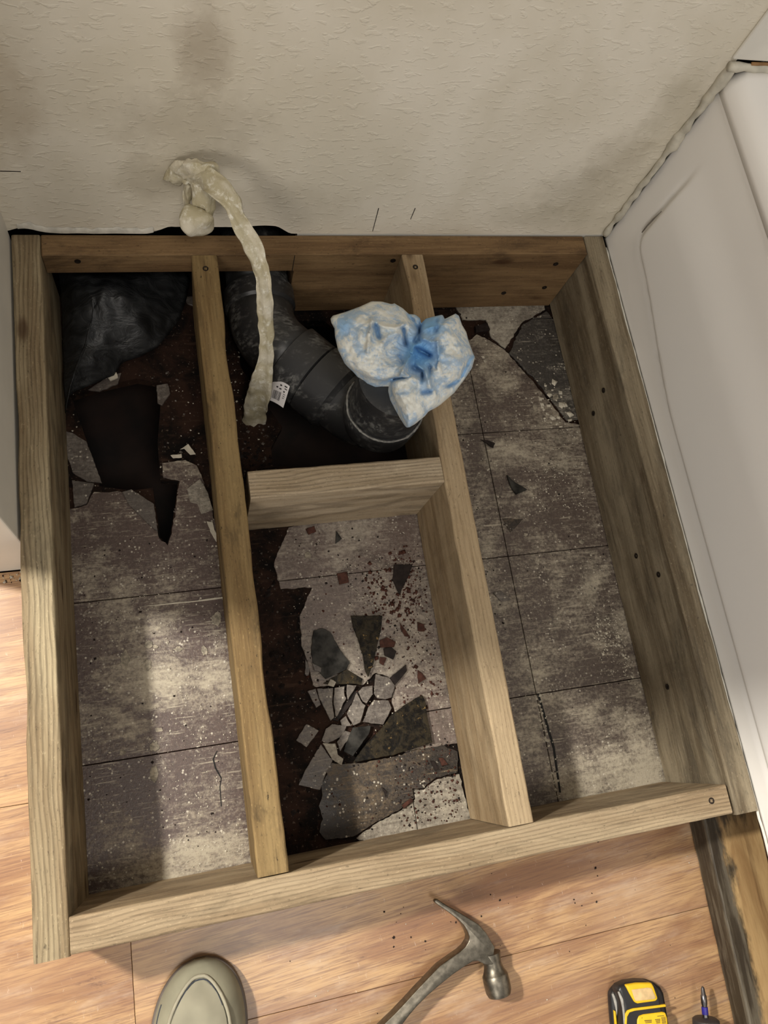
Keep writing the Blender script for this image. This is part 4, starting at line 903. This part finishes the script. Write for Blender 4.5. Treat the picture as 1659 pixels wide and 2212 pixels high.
for qd in W_:
    k_ = len(V); V += r7(qd, .0335); Fs.append((k_, k_+1, k_+2, k_+3))
lp = mk('label_print', V, Fs, BLK, dv); tag(lp, kind='stuff')
for (P, z) in (([(190, 640), (215, 700), (225, 760), (240, 860), (245, 940)], .015), ([(245, 620), (275, 690), (290, 770), (298, 860), (300, 940)], .031)):
    sweep('scuffed_edge', r7(P, z), [.0014, .0022, .0018, .0015, .0008], DUSTY, dv, 8, jit=.0008)
fl('side_badge', [(205, 800), (222, 812), (240, 1000), (222, 1000)], .012, .0165, YEL, .0005, 1)
bx = r7([(1040, 572), (1046, 640), (1056, 715), (1060, 760), (1064, 800), (1068, 860)], .030)
ax = bx[-1]-bx[0]
BIT = plain('bit_steel', lin(118, 116, 118), .3, 1.); BLU = plain('blue_band', lin(52, 44, 150), .35)
lathe('bit', bx[0], bx[-1], [(0, .0010), (.002, .0022), (.010, .0032), (.011, .0040), (.020, .0042), (.024, .0034), (.030, .0034), (.034, .0042), (.070, .0042)], BIT, dv, 12)
lathe('blue_band', bx[0]+ax.normalized()*.0245, bx[-1], [(0, .0037), (.0005, .0043), (.009, .0043), (.0095, .0037)], BLU, dv, 20)
COLLAR = plain('grey_collar', lin(62, 56, 54), .5, var=.1)
cn = bx[0]+ax.normalized()*.037
lathe('collar', cn, cn+ax, [(0, .006), (.001, .015), (.003, .0175), (.012, .018), (.018, .016), (.030, .016)], COLLAR, dv, 32)
lathe('nose', cn+ax.normalized()*.028, cn+ax*5, [(0, .017), (.006, .024), (.03, .0285), (.05, .0285)], BLK, dv, 36)
lathe('motor_housing', cn+ax.normalized()*.076, cn+ax*5, [(0, .0285), (.004, .0300), (.06, .0300), (.072, .027), (.075, .012)], YEL, dv, 36)
hx = cn+ax.normalized()*.100; hx.z = .030
sweep('grip', [hx, hx.lerp(Vector((.755, -1.19, .020)), .3), hx.lerp(Vector((.755, -1.19, .020)), .65), Vector((.755, -1.19, .020))], [.022, .018, .0175, .0185], BLK, dv, 24)

crumbs('plaster_rubble', [(.60, -.15, .72, -.045), (.60, -.12, .66, -.05), (.80, -.27, .855, -.18)], 90, PLASTER, .004, .012, 'chunky plaster rubble in the rear of the right bay', 14)
crumbs('brown_rubble', [(.60, -.13, .70, -.045), (.585, -.5, .62, -.30)], 70, DARKCHIP, .004, .012, 'dark wood rubble in the rear and along the joist foot of the right bay', 15)
crumbs('floor_rubble', [(.275, -.84, .36, -.42), (.275, -.34, .34, -.26)], 240, DARKCHIP, .002, .010, 'dark rubble on the exposed floor beside the inner joist', 16, -.0035)
crumbs('floor_rubble', [(.275, -.84, .36, -.42), (.275, -.36, .34, -.20), (.05, -.38, .23, -.12)], 170, T_SHARD, .0015, .007, 'greyish crumbs on the dark exposed floor', 17, -.0035)
crumbs('brown_rubble', [(.44, -.70, .543, -.46), (.45, -.56, .53, -.48)], 160, REDCHIP, .003, .008, 'brown rubble strewn right of the dark wedge', 18)

crumbs('plaster_rubble', [(.683, -.78, .697, -.70), (.684, -.85, .700, -.76)], 60, PLASTER, .002, .006, 'plaster rubble along the open tile joint at the front of the right bay', 19)
crumbs('plaster_rubble', [(.83, -.70, .855, -.58), (.81, -.66, .85, -.60)], 110, PLASTER, .0015, .005, 'white plaster dust chips against the right board foot', 20)
